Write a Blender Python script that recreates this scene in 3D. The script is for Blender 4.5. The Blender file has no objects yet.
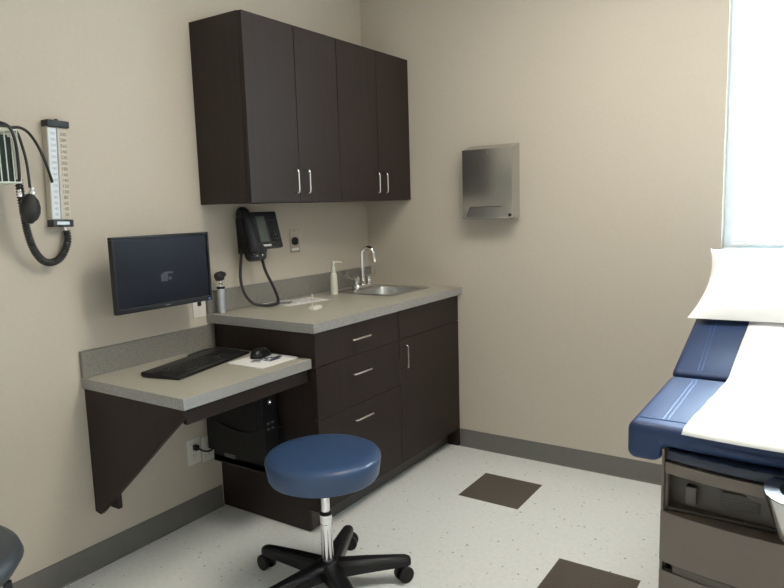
import bpy, bmesh, math, random
from mathutils import Matrix, Vector
random.seed(7)
PI = math.pi
R = math.radians
sc = bpy.context.scene
COL = sc.collection
INV = {}
ROOT = {}

# ------------------------------------------------------------------ materials
def new_mat(name):
    m = bpy.data.materials.new(name); m.use_nodes = True
    nt = m.node_tree
    b = nt.nodes['Principled BSDF']
    return m, nt, b

def coords(nt, scale):
    tc = nt.nodes.new('ShaderNodeTexCoord'); mp = nt.nodes.new('ShaderNodeMapping')
    mp.inputs['Scale'].default_value = scale
    nt.links.new(tc.outputs['Object'], mp.inputs['Vector'])
    return mp

def ramp(nt, stops):
    r = nt.nodes.new('ShaderNodeValToRGB')
    e = r.color_ramp.elements
    while len(e) < len(stops): e.new(0.5)
    for k, (p, c) in enumerate(stops):
        e[k].position = p; e[k].color = (*c, 1)
    return r

def mat(name, col, rough=0.5, metal=0.0, var=0.06, scale=(30, 30, 30), bump=0.0, spec=0.5, coat=0.0, detail=3):
    m, nt, b = new_mat(name)
    mp = coords(nt, scale)
    n = nt.nodes.new('ShaderNodeTexNoise'); n.inputs['Scale'].default_value = 1.0; n.inputs['Detail'].default_value = detail
    nt.links.new(mp.outputs[0], n.inputs['Vector'])
    r = ramp(nt, [(0.3, tuple(c * (1 - var) for c in col)), (0.7, tuple(min(1, c * (1 + var)) for c in col))])
    nt.links.new(n.outputs['Fac'], r.inputs['Fac'])
    nt.links.new(r.outputs['Color'], b.inputs['Base Color'])
    b.inputs['Roughness'].default_value = rough; b.inputs['Metallic'].default_value = metal
    b.inputs['Specular IOR Level'].default_value = spec
    if coat: b.inputs['Coat Weight'].default_value = coat
    if bump:
        bp = nt.nodes.new('ShaderNodeBump'); bp.inputs['Strength'].default_value = bump; bp.inputs['Distance'].default_value = 0.002
        nt.links.new(n.outputs['Fac'], bp.inputs['Height']); nt.links.new(bp.outputs[0], b.inputs['Normal'])
    return m

def speckle(name, base, dark, light, s1, rough, spec=0.5):
    m, nt, b = new_mat(name)
    mp = coords(nt, (1, 1, 1))
    n1 = nt.nodes.new('ShaderNodeTexNoise'); n1.inputs['Scale'].default_value = s1; n1.inputs['Detail'].default_value = 2
    n2 = nt.nodes.new('ShaderNodeTexNoise'); n2.inputs['Scale'].default_value = s1 * 0.45; n2.inputs['Detail'].default_value = 4
    nt.links.new(mp.outputs[0], n1.inputs['Vector']); nt.links.new(mp.outputs[0], n2.inputs['Vector'])
    r = ramp(nt, [(0.34, dark), (0.45, base), (0.58, base), (0.68, light)])
    nt.links.new(n1.outputs['Fac'], r.inputs['Fac'])
    mx = nt.nodes.new('ShaderNodeMixRGB'); mx.blend_type = 'MULTIPLY'; mx.inputs['Fac'].default_value = 0.35
    r2 = ramp(nt, [(0.35, (0.78, 0.78, 0.78)), (0.65, (1, 1, 1))])
    nt.links.new(n2.outputs['Fac'], r2.inputs['Fac'])
    nt.links.new(r.outputs['Color'], mx.inputs[1]); nt.links.new(r2.outputs['Color'], mx.inputs[2])
    nt.links.new(mx.outputs[0], b.inputs['Base Color'])
    b.inputs['Roughness'].default_value = rough; b.inputs['Specular IOR Level'].default_value = spec
    return m

def floor_mat():
    m, nt, b = new_mat('vinyl_tile_white')
    mp = coords(nt, (1, 1, 1))
    # sparse dark chips
    v = nt.nodes.new('ShaderNodeTexVoronoi'); v.inputs['Scale'].default_value = 42; v.inputs['Randomness'].default_value = 1
    nt.links.new(mp.outputs[0], v.inputs['Vector'])
    sep = nt.nodes.new('ShaderNodeSeparateColor'); nt.links.new(v.outputs['Color'], sep.inputs[0])
    sz = nt.nodes.new('ShaderNodeMath'); sz.operation = 'MULTIPLY_ADD'; sz.inputs[1].default_value = 0.42; sz.inputs[2].default_value = -0.20
    nt.links.new(sep.outputs[0], sz.inputs[0])
    nz = nt.nodes.new('ShaderNodeTexNoise'); nz.inputs['Scale'].default_value = 160
    nt.links.new(mp.outputs[0], nz.inputs['Vector'])
    dd = nt.nodes.new('ShaderNodeMath'); dd.operation = 'MULTIPLY_ADD'; dd.inputs[1].default_value = 0.5
    nt.links.new(nz.outputs['Fac'], dd.inputs[0]); nt.links.new(v.outputs['Distance'], dd.inputs[2])
    lt = nt.nodes.new('ShaderNodeMath'); lt.operation = 'SUBTRACT'
    nt.links.new(dd.outputs[0], lt.inputs[0]); nt.links.new(sz.outputs[0], lt.inputs[1])
    r = ramp(nt, [(0.19, (0.30, 0.29, 0.27)), (0.25, (0.85, 0.865, 0.87))])
    nt.links.new(lt.outputs[0], r.inputs['Fac'])
    # soft mottling
    n2 = nt.nodes.new('ShaderNodeTexNoise'); n2.inputs['Scale'].default_value = 55; n2.inputs['Detail'].default_value = 5
    nt.links.new(mp.outputs[0], n2.inputs['Vector'])
    r2 = ramp(nt, [(0.3, (0.93, 0.93, 0.92)), (0.6, (1, 1, 1))])
    nt.links.new(n2.outputs['Fac'], r2.inputs['Fac'])
    mx = nt.nodes.new('ShaderNodeMixRGB'); mx.blend_type = 'MULTIPLY'; mx.inputs['Fac'].default_value = 1
    nt.links.new(r.outputs['Color'], mx.inputs[1]); nt.links.new(r2.outputs['Color'], mx.inputs[2])
    nt.links.new(mx.outputs[0], b.inputs['Base Color'])
    b.inputs['Roughness'].default_value = 0.34; b.inputs['Specular IOR Level'].default_value = 0.45
    bp = nt.nodes.new('ShaderNodeBump'); bp.inputs['Strength'].default_value = 0.08; bp.inputs['Distance'].default_value = 0.004
    n3 = nt.nodes.new('ShaderNodeTexNoise'); n3.inputs['Scale'].default_value = 9
    nt.links.new(mp.outputs[0], n3.inputs['Vector']); nt.links.new(n3.outputs['Fac'], bp.inputs['Height']); nt.links.new(bp.outputs[0], b.inputs['Normal'])
    return m

def emit_mat(name, col, s):
    m, nt, b = new_mat(name)
    b.inputs['Base Color'].default_value = (*col, 1); b.inputs['Emission Color'].default_value = (*col, 1); b.inputs['Emission Strength'].default_value = s
    return m

def glass_mat():
    m = bpy.data.materials.new('window_glass'); m.use_nodes = True; nt = m.node_tree
    nt.nodes.remove(nt.nodes['Principled BSDF'])
    t = nt.nodes.new('ShaderNodeBsdfTransparent'); t.inputs[0].default_value = (0.93, 0.96, 0.96, 1)
    g = nt.nodes.new('ShaderNodeBsdfGlossy'); g.inputs['Roughness'].default_value = 0.02
    f = nt.nodes.new('ShaderNodeFresnel'); f.inputs[0].default_value = 1.45
    mx = nt.nodes.new('ShaderNodeMixShader')
    nt.links.new(f.outputs[0], mx.inputs[0]); nt.links.new(t.outputs[0], mx.inputs[1]); nt.links.new(g.outputs[0], mx.inputs[2])
    nt.links.new(mx.outputs[0], nt.nodes['Material Output'].inputs[0])
    return m

def blind_mat():
    m = bpy.data.materials.new('blind_slat_white'); m.use_nodes = True; nt = m.node_tree
    nt.nodes.remove(nt.nodes['Principled BSDF'])
    n = nt.nodes.new('ShaderNodeTexNoise'); n.inputs['Scale'].default_value = 20
    r = ramp(nt, [(0.3, (0.80, 0.83, 0.85)), (0.7, (0.84, 0.86, 0.87))]); nt.links.new(n.outputs['Fac'], r.inputs[0])
    d = nt.nodes.new('ShaderNodeBsdfDiffuse'); t = nt.nodes.new('ShaderNodeBsdfTranslucent')
    nt.links.new(r.outputs[0], d.inputs[0]); nt.links.new(r.outputs[0], t.inputs[0])
    mx = nt.nodes.new('ShaderNodeMixShader'); mx.inputs[0].default_value = 0.5
    nt.links.new(d.outputs[0], mx.inputs[1]); nt.links.new(t.outputs[0], mx.inputs[2])
    nt.links.new(mx.outputs[0], nt.nodes['Material Output'].inputs[0])
    return m

WALL = mat('wall_paint_beige', (0.57, 0.515, 0.445), 0.62, var=0.015, scale=(60, 60, 60), bump=0.04, spec=0.3)
CEIL = mat('ceiling_tile_white', (0.75, 0.74, 0.71), 0.9, var=0.06, scale=(120, 120, 120))
FLOOR = floor_mat()
BROWN = speckle('vinyl_tile_brown', (0.085, 0.068, 0.055), (0.05, 0.04, 0.032), (0.14, 0.115, 0.095), 220, 0.4)
COVE = mat('cove_base_grey', (0.155, 0.150, 0.140), 0.5, var=0.04)
COVER = mat('dark_plate', (0.035, 0.030, 0.026), 0.5)
TOE = mat('toe_kick_rubber', (0.055, 0.050, 0.047), 0.4, var=0.05)
WOOD = mat('espresso_laminate', (0.0195, 0.0118, 0.0100), 0.47, var=0.16, scale=(70, 70, 2.2), bump=0.03, spec=0.32, detail=5)
DARKIN = mat('cabinet_shadow_line', (0.012, 0.010, 0.009), 0.7)
TOP = speckle('counter_laminate', (0.45, 0.425, 0.36), (0.32, 0.295, 0.25), (0.57, 0.54, 0.47), 330, 0.36)
EDGE = speckle('counter_edge_daylit', (0.325, 0.325, 0.328), (0.21, 0.185, 0.155), (0.45, 0.42, 0.37), 330, 0.36)  # counter laminate with cool window light on the edges put into the colour
CHROME = mat('chrome', (0.82, 0.82, 0.83), 0.08, 1.0, var=0.02)
STEEL = mat('brushed_steel', (0.60, 0.60, 0.60), 0.26, 1.0, var=0.06, scale=(8, 8, 200))
MIRROR = mat('polished_steel', (0.56, 0.555, 0.54), 0.17, 1.0, var=0.03, scale=(4, 4, 4), bump=0.06)
NICKEL = mat('satin_nickel', (0.75, 0.75, 0.74), 0.22, 1.0, var=0.03)
BLACK = mat('black_plastic', (0.009, 0.009, 0.010), 0.42, var=0.1, spec=0.35)
BLACK2 = mat('black_satin_plastic', (0.010, 0.010, 0.012), 0.32, var=0.1, spec=0.35)
KEY = mat('key_black', (0.012, 0.012, 0.013), 0.36, var=0.1, spec=0.4)
GREYPL = mat('grey_plastic', (0.16, 0.16, 0.16), 0.45)
SCREEN = mat('screen_dark_glass', (0.008, 0.010, 0.018), 0.30, var=0.05, spec=0.18)
LCD = mat('lcd_grey_green', (0.075, 0.085, 0.070), 0.3)
BLUE = mat('navy_vinyl', (0.029, 0.061, 0.138), 0.36, var=0.06, scale=(220, 220, 220), bump=0.10, spec=0.5)
BLUETABLE = mat('blue_vinyl', (0.024, 0.043, 0.108), 0.43, var=0.05, scale=(160, 160, 160), bump=0.08, spec=0.26)
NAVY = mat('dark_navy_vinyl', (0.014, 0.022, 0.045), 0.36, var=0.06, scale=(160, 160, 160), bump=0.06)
PIPING = mat('seam_blue', (0.04, 0.085, 0.22), 0.6, spec=0.3)
TAUPE = mat('painted_metal_taupe', (0.138, 0.110, 0.090), 0.45, var=0.02)
TAUPED = mat('painted_metal_taupe_shaded', (0.075, 0.062, 0.051), 0.5, var=0.03)  # darker copy of the taupe, shade of the recess put into the colour
PAPER = mat('white_paper', (0.86, 0.86, 0.87), 0.75, var=0.02, scale=(14, 14, 14), bump=0.1)
SHEET = mat('sheet_white', (0.88, 0.88, 0.87), 0.7, var=0.02)
INK = mat('ink_grey', (0.30, 0.30, 0.32), 0.8)
INKBLUE = mat('ink_navy', (0.035, 0.05, 0.10), 0.7, var=0.3)
WHITEPL = mat('white_plastic', (0.74, 0.72, 0.68), 0.4, var=0.02)
SOAP = mat('ivory_plastic', (0.72, 0.72, 0.62), 0.35, var=0.03)
CLEARPL = mat('clear_pump_plastic', (0.62, 0.64, 0.60), 0.2, var=0.03)
IVORY = mat('ivory_scale', (0.60, 0.55, 0.46), 0.45, var=0.02)
SCALEW = mat('lit_scale', (0.78, 0.84, 0.92), 0.35, var=0.02)  # light falling on the left strip is painted in as bluish white
NUM = mat('scale_ink', (0.10, 0.09, 0.085), 0.7)
NUMB = mat('scale_ink_pale', (0.34, 0.42, 0.55), 0.7)
RUBBER = mat('black_rubber', (0.016, 0.016, 0.016), 0.55, var=0.1)
WIREW = mat('white_coated_wire', (0.62, 0.66, 0.60), 0.4)
CUFF = mat('dark_green_nylon', (0.018, 0.026, 0.022), 0.8, var=0.2, scale=(150, 150, 150), bump=0.2)
TUBEGL = mat('glass_tube', (0.66, 0.62, 0.60), 0.12, spec=0.8)
CHAIRF = mat('charcoal_chair', (0.040, 0.045, 0.050), 0.5, var=0.08, scale=(200, 200, 200), bump=0.06)
FRAME = mat('window_frame_white', (0.72, 0.76, 0.78), 0.4, var=0.02)
OTO = mat('knurled_steel', (0.52, 0.55, 0.60), 0.33, 0.85, var=0.2, scale=(500, 500, 40))
LED = emit_mat('led_white', (0.9, 0.95, 1.0), 6)
LEDB = emit_mat('led_blue', (0.15, 0.22, 0.6), 0.4)
GLYPH = emit_mat('screen_glyph', (0.045, 0.045, 0.058), 0.35)
LAMP = emit_mat('light_diffuser', (1.0, 0.925, 0.80), 18)
GLASS = glass_mat(); SLAT = blind_mat()

SPLASH = speckle('backsplash_laminate', (0.225, 0.212, 0.195), (0.14, 0.13, 0.12), (0.32, 0.305, 0.285), 330, 0.4)

# ------------------------------------------------------------------ mesh helpers
def merge(bm, t, M=None):
    if M is not None: bmesh.ops.transform(t, matrix=M, verts=t.verts)
    me = bpy.data.meshes.new('tmp'); t.to_mesh(me); t.free(); bm.from_mesh(me); bpy.data.meshes.remove(me)
    return bm

def box(bm, x0, x1, y0, y1, z0, z1, bev=0.0, seg=2, M=None):
    t = bmesh.new()
    bmesh.ops.create_cube(t, size=1)
    for v in t.verts:
        v.co = ((x0 + x1) / 2 + v.co.x * (x1 - x0), (y0 + y1) / 2 + v.co.y * (y1 - y0), (z0 + z1) / 2 + v.co.z * (z1 - z0))
    if bev: bmesh.ops.bevel(t, geom=list(t.edges), offset=bev, segments=seg, profile=0.5, affect='EDGES')
    return merge(bm, t, M)

def prism(bm, poly, axis, a0, a1, bev=0.0, seg=2, M=None):
    """poly of 2D points; axis 'x': (y,z), 'y': (x,z), 'z': (x,y)"""
    t = bmesh.new()
    def P(p, a): return {'x': (a, p[0], p[1]), 'y': (p[0], a, p[1]), 'z': (p[0], p[1], a)}[axis]
    lo = [t.verts.new(P(p, a0)) for p in poly]; hi = [t.verts.new(P(p, a1)) for p in poly]
    t.faces.new(lo); t.faces.new(hi)
    n = len(poly)
    for i in range(n): t.faces.new((lo[i], lo[(i + 1) % n], hi[(i + 1) % n], hi[i]))
    bmesh.ops.recalc_face_normals(t, faces=t.faces)
    if bev: bmesh.ops.bevel(t, geom=list(t.edges), offset=bev, segments=seg, profile=0.5, affect='EDGES')
    return merge(bm, t, M)

def lathe(bm, prof, c=(0, 0, 0), n=32, axis='z', M=None):
    t = bmesh.new(); rings = []
    for r, z in prof:
        if r < 1e-6: rings.append([t.verts.new((0, 0, z))])
        else: rings.append([t.verts.new((r * math.cos(2 * PI * k / n), r * math.sin(2 * PI * k / n), z)) for k in range(n)])
    for a, b in zip(rings, rings[1:]):
        for k in range(n):
            k2 = (k + 1) % n
            if len(a) == 1 and len(b) == 1: continue
            if len(a) == 1: t.faces.new((a[0], b[k2], b[k]))
            elif len(b) == 1: t.faces.new((a[k], a[k2], b[0]))
            else: t.faces.new((a[k], a[k2], b[k2], b[k]))
    for ring in (rings[0], rings[-1]):
        if len(ring) > 2: t.faces.new(ring)
    bmesh.ops.recalc_face_normals(t, faces=t.faces)
    rot = {'z': Matrix.Identity(4), 'x': Matrix.Rotation(PI / 2, 4, 'Y'), 'y': Matrix.Rotation(-PI / 2, 4, 'X')}[axis]
    return merge(bm, t, (M or Matrix.Identity(4)) @ Matrix.Translation(c) @ rot)

def smooth(pts, per=8, closed=False):
    P = [Vector(p) for p in pts]; out = []; n = len(P)
    rng = range(n) if closed else range(n - 1)
    for i in rng:
        p1, p2 = P[i], P[(i + 1) % n]
        p0 = P[(i - 1) % n] if closed or i > 0 else p1 * 2 - p2
        p3 = P[(i + 2) % n] if closed or i < n - 2 else p2 * 2 - p1
        for k in range(per):
            t = k / per
            out.append(0.5 * ((2 * p1) + (p2 - p0) * t + (2 * p0 - 5 * p1 + 4 * p2 - p3) * t * t + (3 * p1 - p0 - 3 * p2 + p3) * t ** 3))
    if not closed: out.append(P[-1])
    return out

def even(pts, step):
    P = [Vector(p) for p in pts]; out = [P[0]]; acc = 0.0
    for a, c in zip(P, P[1:]):
        L = (c - a).length; d = step - acc
        while d <= L:
            out.append(a.lerp(c, d / L)); d += step
        acc = L - (d - step)
    return out

def tube(bm, pts, r, n=10, closed=False, M=None):
    t = bmesh.new(); P = [Vector(p) for p in pts]; N = len(P)
    rad = r if callable(r) else (lambda i: r)
    up = None; rings = []
    for i in range(N):
        if closed: d = P[(i + 1) % N] - P[i - 1]
        else: d = P[min(i + 1, N - 1)] - P[max(i - 1, 0)]
        if d.length < 1e-9: d = Vector((0, 0, 1))
        d.normalize()
        if up is None:
            up = d.cross(Vector((0.31, 0.17, 0.93)))
            if up.length < 1e-3: up = d.cross(Vector((1, 0, 0)))
        up = (up - d * up.dot(d)).normalized(); s = d.cross(up)
        rings.append([t.verts.new(P[i] + (up * math.cos(2 * PI * k / n) + s * math.sin(2 * PI * k / n)) * rad(i)) for k in range(n)])
    pairs = list(zip(rings, rings[1:])) + ([(rings[-1], rings[0])] if closed else [])
    for a, b in pairs:
        for k in range(n): t.faces.new((a[k], a[(k + 1) % n], b[(k + 1) % n], b[k]))
    if not closed:
        t.faces.new(rings[0]); t.faces.new(rings[-1])
    bmesh.ops.recalc_face_normals(t, faces=t.faces)
    return merge(bm, t, M)

def cyl(bm, p0, p1, r0, r1=None, n=20, M=None):
    r1 = r0 if r1 is None else r1
    return tube(bm, [p0, p1], lambda i: r0 if i == 0 else r1, n, M=M)

def ellipsoid(bm, c, r, M=None, n=24):
    t = bmesh.new(); bmesh.ops.create_uvsphere(t, u_segments=n, v_segments=n // 2, radius=1)
    return merge(bm, t, (M or Matrix.Identity(4)) @ Matrix.Translation(c) @ Matrix.Diagonal((*r, 1)))

def text_into(bm, s, size, M):
    cu = bpy.data.curves.new('t', 'FONT'); cu.body = s; cu.size = size; cu.align_x = 'CENTER'; cu.align_y = 'CENTER'
    cu.extrude = 0.0001
    o = bpy.data.objects.new('t', cu); me = bpy.data.meshes.new_from_object(o)
    t = bmesh.new(); t.from_mesh(me); bpy.data.objects.remove(o); bpy.data.curves.remove(cu); bpy.data.meshes.remove(me)
    return merge(bm, t, M)

B = bmesh.new

def link_mesh(name, bm, mats, ang=35):
    me = bpy.data.meshes.new(name)
    bmesh.ops.remove_doubles(bm, verts=bm.verts, dist=1e-6)
    for f in bm.faces: f.smooth = True
    bm.to_mesh(me); bm.free()
    me.set_sharp_from_angle(angle=R(ang))
    for m in (mats if isinstance(mats, (list, tuple)) else [mats]): me.materials.append(m)
    o = bpy.data.objects.new(name, me); COL.objects.link(o)
    if ang <= 35 and len(me.vertices) < 3000:
        wn_ = o.modifiers.new('normals', 'WEIGHTED_NORMAL'); wn_.keep_sharp = True; wn_.weight = 100
    return o

def thing(name, label, cat, loc=(0, 0, 0), rotz=0.0, group=None):
    o = bpy.data.objects.new(name, None); COL.objects.link(o)
    o.empty_display_size = 0.05
    o.location = loc; o.rotation_euler = (0, 0, rotz)
    o['label'] = label; o['category'] = cat
    if group: o['group'] = group
    INV[o.name] = (Matrix.Translation(loc) @ Matrix.Rotation(rotz, 4, 'Z')).inverted(); ROOT[o.name] = o.name
    return o

def part(name, bm, m, parent, local=False, label=None, ang=35):
    root = ROOT[parent.name]
    if not local: bmesh.ops.transform(bm, matrix=INV[root], verts=bm.verts)
    o = link_mesh(name, bm, m, ang); o.parent = parent; ROOT[o.name] = root
    if label: o['label'] = label
    return o

def single(name, bm, m, label, cat, group=None, origin=None, ang=35):
    if origin is not None: bmesh.ops.translate(bm, vec=-Vector(origin), verts=bm.verts)
    o = link_mesh(name, bm, m, ang)
    if origin is not None: o.location = origin
    o['label'] = label; o['category'] = cat
    if group: o['group'] = group
    INV[o.name] = Matrix.Translation(origin or (0, 0, 0)).inverted(); ROOT[o.name] = o.name
    return o

def struct(name, bm, m, ang=35):
    o = link_mesh(name, bm, m, ang); o['kind'] = 'structure'
    INV[o.name] = Matrix.Identity(4); ROOT[o.name] = o.name
    return o

# ------------------------------------------------------------------ room shell
XR, YN, ZC = 3.45, -4.0, 2.74
T = 0.3048
fl = B()
tx, ty = 0.911, -0.2916
i0, i1 = -4, 10; j0, j1 = -2, 14
for i in range(i0, i1):
    for j in range(j0, j1):
        x0 = max(0, tx + i * T); x1 = min(XR, tx + (i + 1) * T); y1 = min(0, ty - j * T); y0 = max(YN, ty - (j + 1) * T)
        if x1 - x0 < 1e-4 or y1 - y0 < 1e-4: continue
        f = fl.faces.new([fl.verts.new(p) for p in ((x0, y0, 0), (x1, y0, 0), (x1, y1, 0), (x0, y1, 0))])
        if (i, j) in ((0, 0), (2, 2), (4, 4), (6, 6), (6, 2)): f.material_index = 1
bt = B()
struct('floor', fl, [FLOOR, BROWN])
b = B(); box(b, -0.15, XR + 0.15, YN - 0.15, 0.15, ZC, ZC + 0.1); struct('ceiling', b, CEIL)
b = B(); box(b, -0.12, 0, YN, 0.14, 0, ZC); struct('wall_left', b, WALL)
WX0, WX1, WZ0, WZ1 = 1.932, 3.30, 1.143, 2.45
b = B()
box(b, 0, WX0, 0, 0.14, 0, ZC); box(b, WX1, XR, 0, 0.14, 0, ZC)
box(b, WX0, WX1, 0, 0.14, 0, WZ0); box(b, WX0, WX1, 0, 0.14, WZ1, ZC)
struct('wall_back', b, WALL)
b = B(); box(b, XR, XR + 0.12, YN, 0.14, 0, ZC); struct('wall_right', b, WALL)
b = B(); box(b, 0, XR, YN - 0.12, YN, 0, ZC); struct('wall_front', b, WALL)
def cove(bm, a, c, axis):
    """a rubber cove strip 0.1 high with a curved toe, swept along one wall"""
    prof = [(0, 0), (0.014, 0), (0.009, 0.004), (0.006, 0.012), (0.005, 0.03), (0.005, 0.096), (0.003, 0.1), (0, 0.1)]
    if axis == 'left': prism(bm, prof, 'y', a, c)
    else: prism(bm, [(-p, z) for p, z in prof], 'x', a, c)
b = B(); cove(b, YN, -1.245, 'left'); struct('baseboard_left', b, COVE)
b = B(); cove(b, 0.612, XR, 'back'); struct('baseboard_back', b, COVE)

# window: frame, pane, sill; blind hangs in the reveal
b = B()
for (x0, x1, z0, z1) in ((WX0, WX0 + 0.05, WZ0, WZ1), (WX1 - 0.05, WX1, WZ0, WZ1), (WX0 + 0.05, WX1 - 0.05, WZ0, WZ0 + 0.05), (WX0 + 0.05, WX1 - 0.05, WZ1 - 0.05, WZ1)):
    box(b, x0, x1, 0.075, 0.125, z0, z1, 0.003)
w = struct('window_1', b, FRAME)
b = B(); box(b, WX0 + 0.045, WX1 - 0.045, 0.098, 0.104, WZ0 + 0.045, WZ1 - 0.045); part('pane', b, GLASS, w)
b = B(); box(b, WX0 + 0.001, WX1 - 0.001, -0.012, 0.075, WZ0 - 0.012, WZ0 + 0.006, 0.003); part('window_sill', b, FRAME, w)

bl = thing('window_blind', 'white horizontal mini blind hanging in the bright window', 'blind', (2.6, 0.04, WZ1))
BX0, BX1 = WX0 + 0.035, WX1 - 0.015
b = B(); box(b, BX0, BX1, 0.02, 0.06, WZ1 - 0.04, WZ1 - 0.002, 0.003); part('headrail', b, FRAME, bl)
b = B(); z = WZ0 + 0.045; Mr = None
while z < WZ1 - 0.05:
    Mx = Matrix.Translation((0, 0.04, z)) @ Matrix.Rotation(R(38), 4, 'X')
    t = B(); rows = []
    for k in range(5):
        s = -1 + k * 0.5; rows.append([t.verts.new((x, s * 0.0125, 0.0025 * (1 - s * s))) for x in (BX0, BX1)])
    for a, c in zip(rows, rows[1:]): t.faces.new((a[0], a[1], c[1], c[0]))
    merge(b, t, Mx); z += 0.0215
part('slats', b, SLAT, bl)
b = B(); box(b, BX0, BX1, 0.028, 0.052, WZ0 + 0.012, WZ0 + 0.028, 0.003); part('bottom_rail', b, FRAME, bl)
for x in (BX0 + 0.12, (BX0 + BX1) / 2, BX1 - 0.12):
    b = B(); cyl(b, (x, 0.04, WZ0 + 0.02), (x, 0.04, WZ1 - 0.03), 0.0012, n=6); part('ladder_cord', b, FRAME, bl)

# ceiling lights (above the frame)
for k, (x, y, lab) in enumerate(((1.85, -1.30, 'recessed ceiling light over the floor in front of the sink'),)):
    t = thing('ceiling_light', lab, 'light', (x, y, ZC), 0)
    hw, hl = 0.30, 0.60
    b = B()
    box(b, x - hl, x + hl, y - hw, y - hw + 0.03, ZC - 0.02, ZC, 0.003); box(b, x - hl, x + hl, y + hw - 0.03, y + hw, ZC - 0.02, ZC, 0.003)
    box(b, x - hl, x - hl + 0.03, y - hw + 0.03, y + hw - 0.03, ZC - 0.02, ZC, 0.003); box(b, x + hl - 0.03, x + hl, y - hw + 0.03, y + hw - 0.03, ZC - 0.02, ZC, 0.003)
    part('light_frame', b, WHITEPL, t)
    b = B(); box(b, x - hl + 0.03, x + hl - 0.03, y - hw + 0.03, y + hw - 0.03, ZC - 0.012, ZC - 0.002); part('diffuser', b, LAMP, t)

# ------------------------------------------------------------------ handles
def u_pull(bm, c, axis, L, d=0.03, r=0.0045):
    """a U pull standing out along +x from c (its face centre)"""
    cx, cy, cz = c; h = L / 2; q = 0.010
    if axis == 'z': S = lambda s, o: (cx + o, cy, cz + s)
    else: S = lambda s, o: (cx + o, cy + s, cz)
    pts = [S(-h, -0.001), S(-h, d - q), S(-h + q * 0.3, d - q * 0.3), S(-h + q, d), S(h - q, d), S(h - q * 0.3, d - q * 0.3), S(h, d - q), S(h, -0.001)]
    return tube(bm, pts, r, 10)

# ------------------------------------------------------------------ upper cabinet
UX, UY0, UZ0, UZ1 = 0.317, -1.258, 1.409, 2.1847
t = thing('wall_cabinet', 'dark espresso four-door cabinet mounted high on the left wall', 'cabinet', (0.16, -0.62, UZ0))
b = B(); box(b, 0.001, UX - 0.022, UY0, -0.004, UZ0, UZ1, 0.001); part('body', b, WOOD, t)
seams = [UY0, -0.948, -0.648, -0.318, -0.004]
hy = [seams[1] - 0.040, seams[1] + 0.036, seams[3] - 0.036, seams[3] + 0.038]
for k in range(4):
    b = B(); box(b, UX - 0.020, UX, seams[k] + 0.0015, seams[k + 1] - 0.0015, UZ0 + 0.001, UZ1 - 0.002, 0.0012); d = part('door', b, WOOD, t)
    b = B(); u_pull(b, (UX, hy[k], 1.502), 'z', 0.102); part('handle', b, NICKEL, d, label='brushed metal U-shaped handle')

# ------------------------------------------------------------------ base cabinet
LC, HC = 1.268, 0.92
CY0 = -1.238
t = thing('base_cabinet', 'dark espresso base cabinet with three drawers and a door', 'cabinet', (0.3, -0.62, 0))
ZB = 0.88
b = B()
prism(b, [(0.002, 0.001), (0.535, 0.001), (0.535, 0.10), (0.589, 0.10), (0.589, ZB), (0.002, ZB)], 'y', CY0, CY0 + 0.02, 0.0008, 1)
prism(b, [(0.002, 0.001), (0.609, 0.001), (0.609, 0.10), (0.589, 0.102), (0.589, ZB), (0.002, ZB)], 'y', -0.022, -0.002, 0.0008, 1)
box(b, 0.002, 0.589, CY0 + 0.02, -0.022, 0.10, 0.118)
box(b, 0.002, 0.012, CY0 + 0.02, -0.022, 0.118, ZB)
box(b, 0.571, 0.589, CY0 + 0.02, -0.022, ZB - 0.06, ZB - 0.04)
box(b, 0.05, 0.589, -0.625, -0.605, 0.118, ZB - 0.16)
part('body', b, WOOD, t)
b = B(); box(b, 0.520, 0.534, CY0 + 0.02, -0.022, 0.002, 0.10); part('toe_kick', b, TOE, t, label='dark rubber toe kick')
X0, X1 = 0.5905, 0.61
YS = -0.612
dz = [(0.732, 0.877), (0.506, 0.729), (0.103, 0.503)]
hz = [0.808, 0.654, 0.446]
for k in range(3):
    b = B(); box(b, X0, X1, CY0 + 0.001, YS - 0.0015, dz[k][0], dz[k][1], 0.0012); d = part('drawer', b, WOOD, t)
    b = B(); u_pull(b, (X1, -0.945, hz[k]), 'y', 0.128); part('handle', b, NICKEL, d, label='brushed metal U-shaped handle')
b = B(); box(b, X0, X1, YS + 0.0015, -0.006, 0.732, 0.877, 0.0012); part('false_front', b, WOOD, t)
b = B(); box(b, X0, X1, YS + 0.0015, -0.006, 0.103, 0.729, 0.0012); d = part('door', b, WOOD, t)
b = B(); u_pull(b, (X1, -0.580, 0.645), 'z', 0.112); part('handle', b, NICKEL, d, label='brushed metal U-shaped handle')

# ------------------------------------------------------------------ countertop
SX0, SX1, SY0, SY1 = 0.10, 0.485, -0.475, -0.09
t = thing('countertop', 'speckled taupe countertop running over the base cabinet', 'countertop', (0.3, -0.62, ZB))
b = B()
hx0, hx1, hy0, hy1 = SX0 + 0.02, SX1 - 0.02, SY0 + 0.02, SY1 - 0.02
outer = [(0.001, -LC), (0.635, -LC), (0.635, -0.001), (0.001, -0.001)]; inner = [(hx0, hy0), (hx1, hy0), (hx1, hy1), (hx0, hy1)]
V = {}
for nm, lp in (('o', outer), ('i', inner)):
    for zz in (ZB + 0.0005, HC): V[nm, zz] = [b.verts.new((x, y, zz)) for x, y in lp]
zl, zh = ZB + 0.0005, HC
for k in range(4):
    q = (k + 1) % 4
    b.faces.new((V['o', zh][k], V['o', zh][q], V['i', zh][q], V['i', zh][k]))
    b.faces.new((V['o', zl][q], V['o', zl][k], V['i', zl][k], V['i', zl][q]))
    f = b.faces.new((V['o', zl][k], V['o', zl][q], V['o', zh][q], V['o', zh][k])); f.material_index = 1
    b.faces.new((V['i', zl][q], V['i', zl][k], V['i', zh][k], V['i', zh][q]))
part('slab', b, [TOP, EDGE], t)
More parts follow.
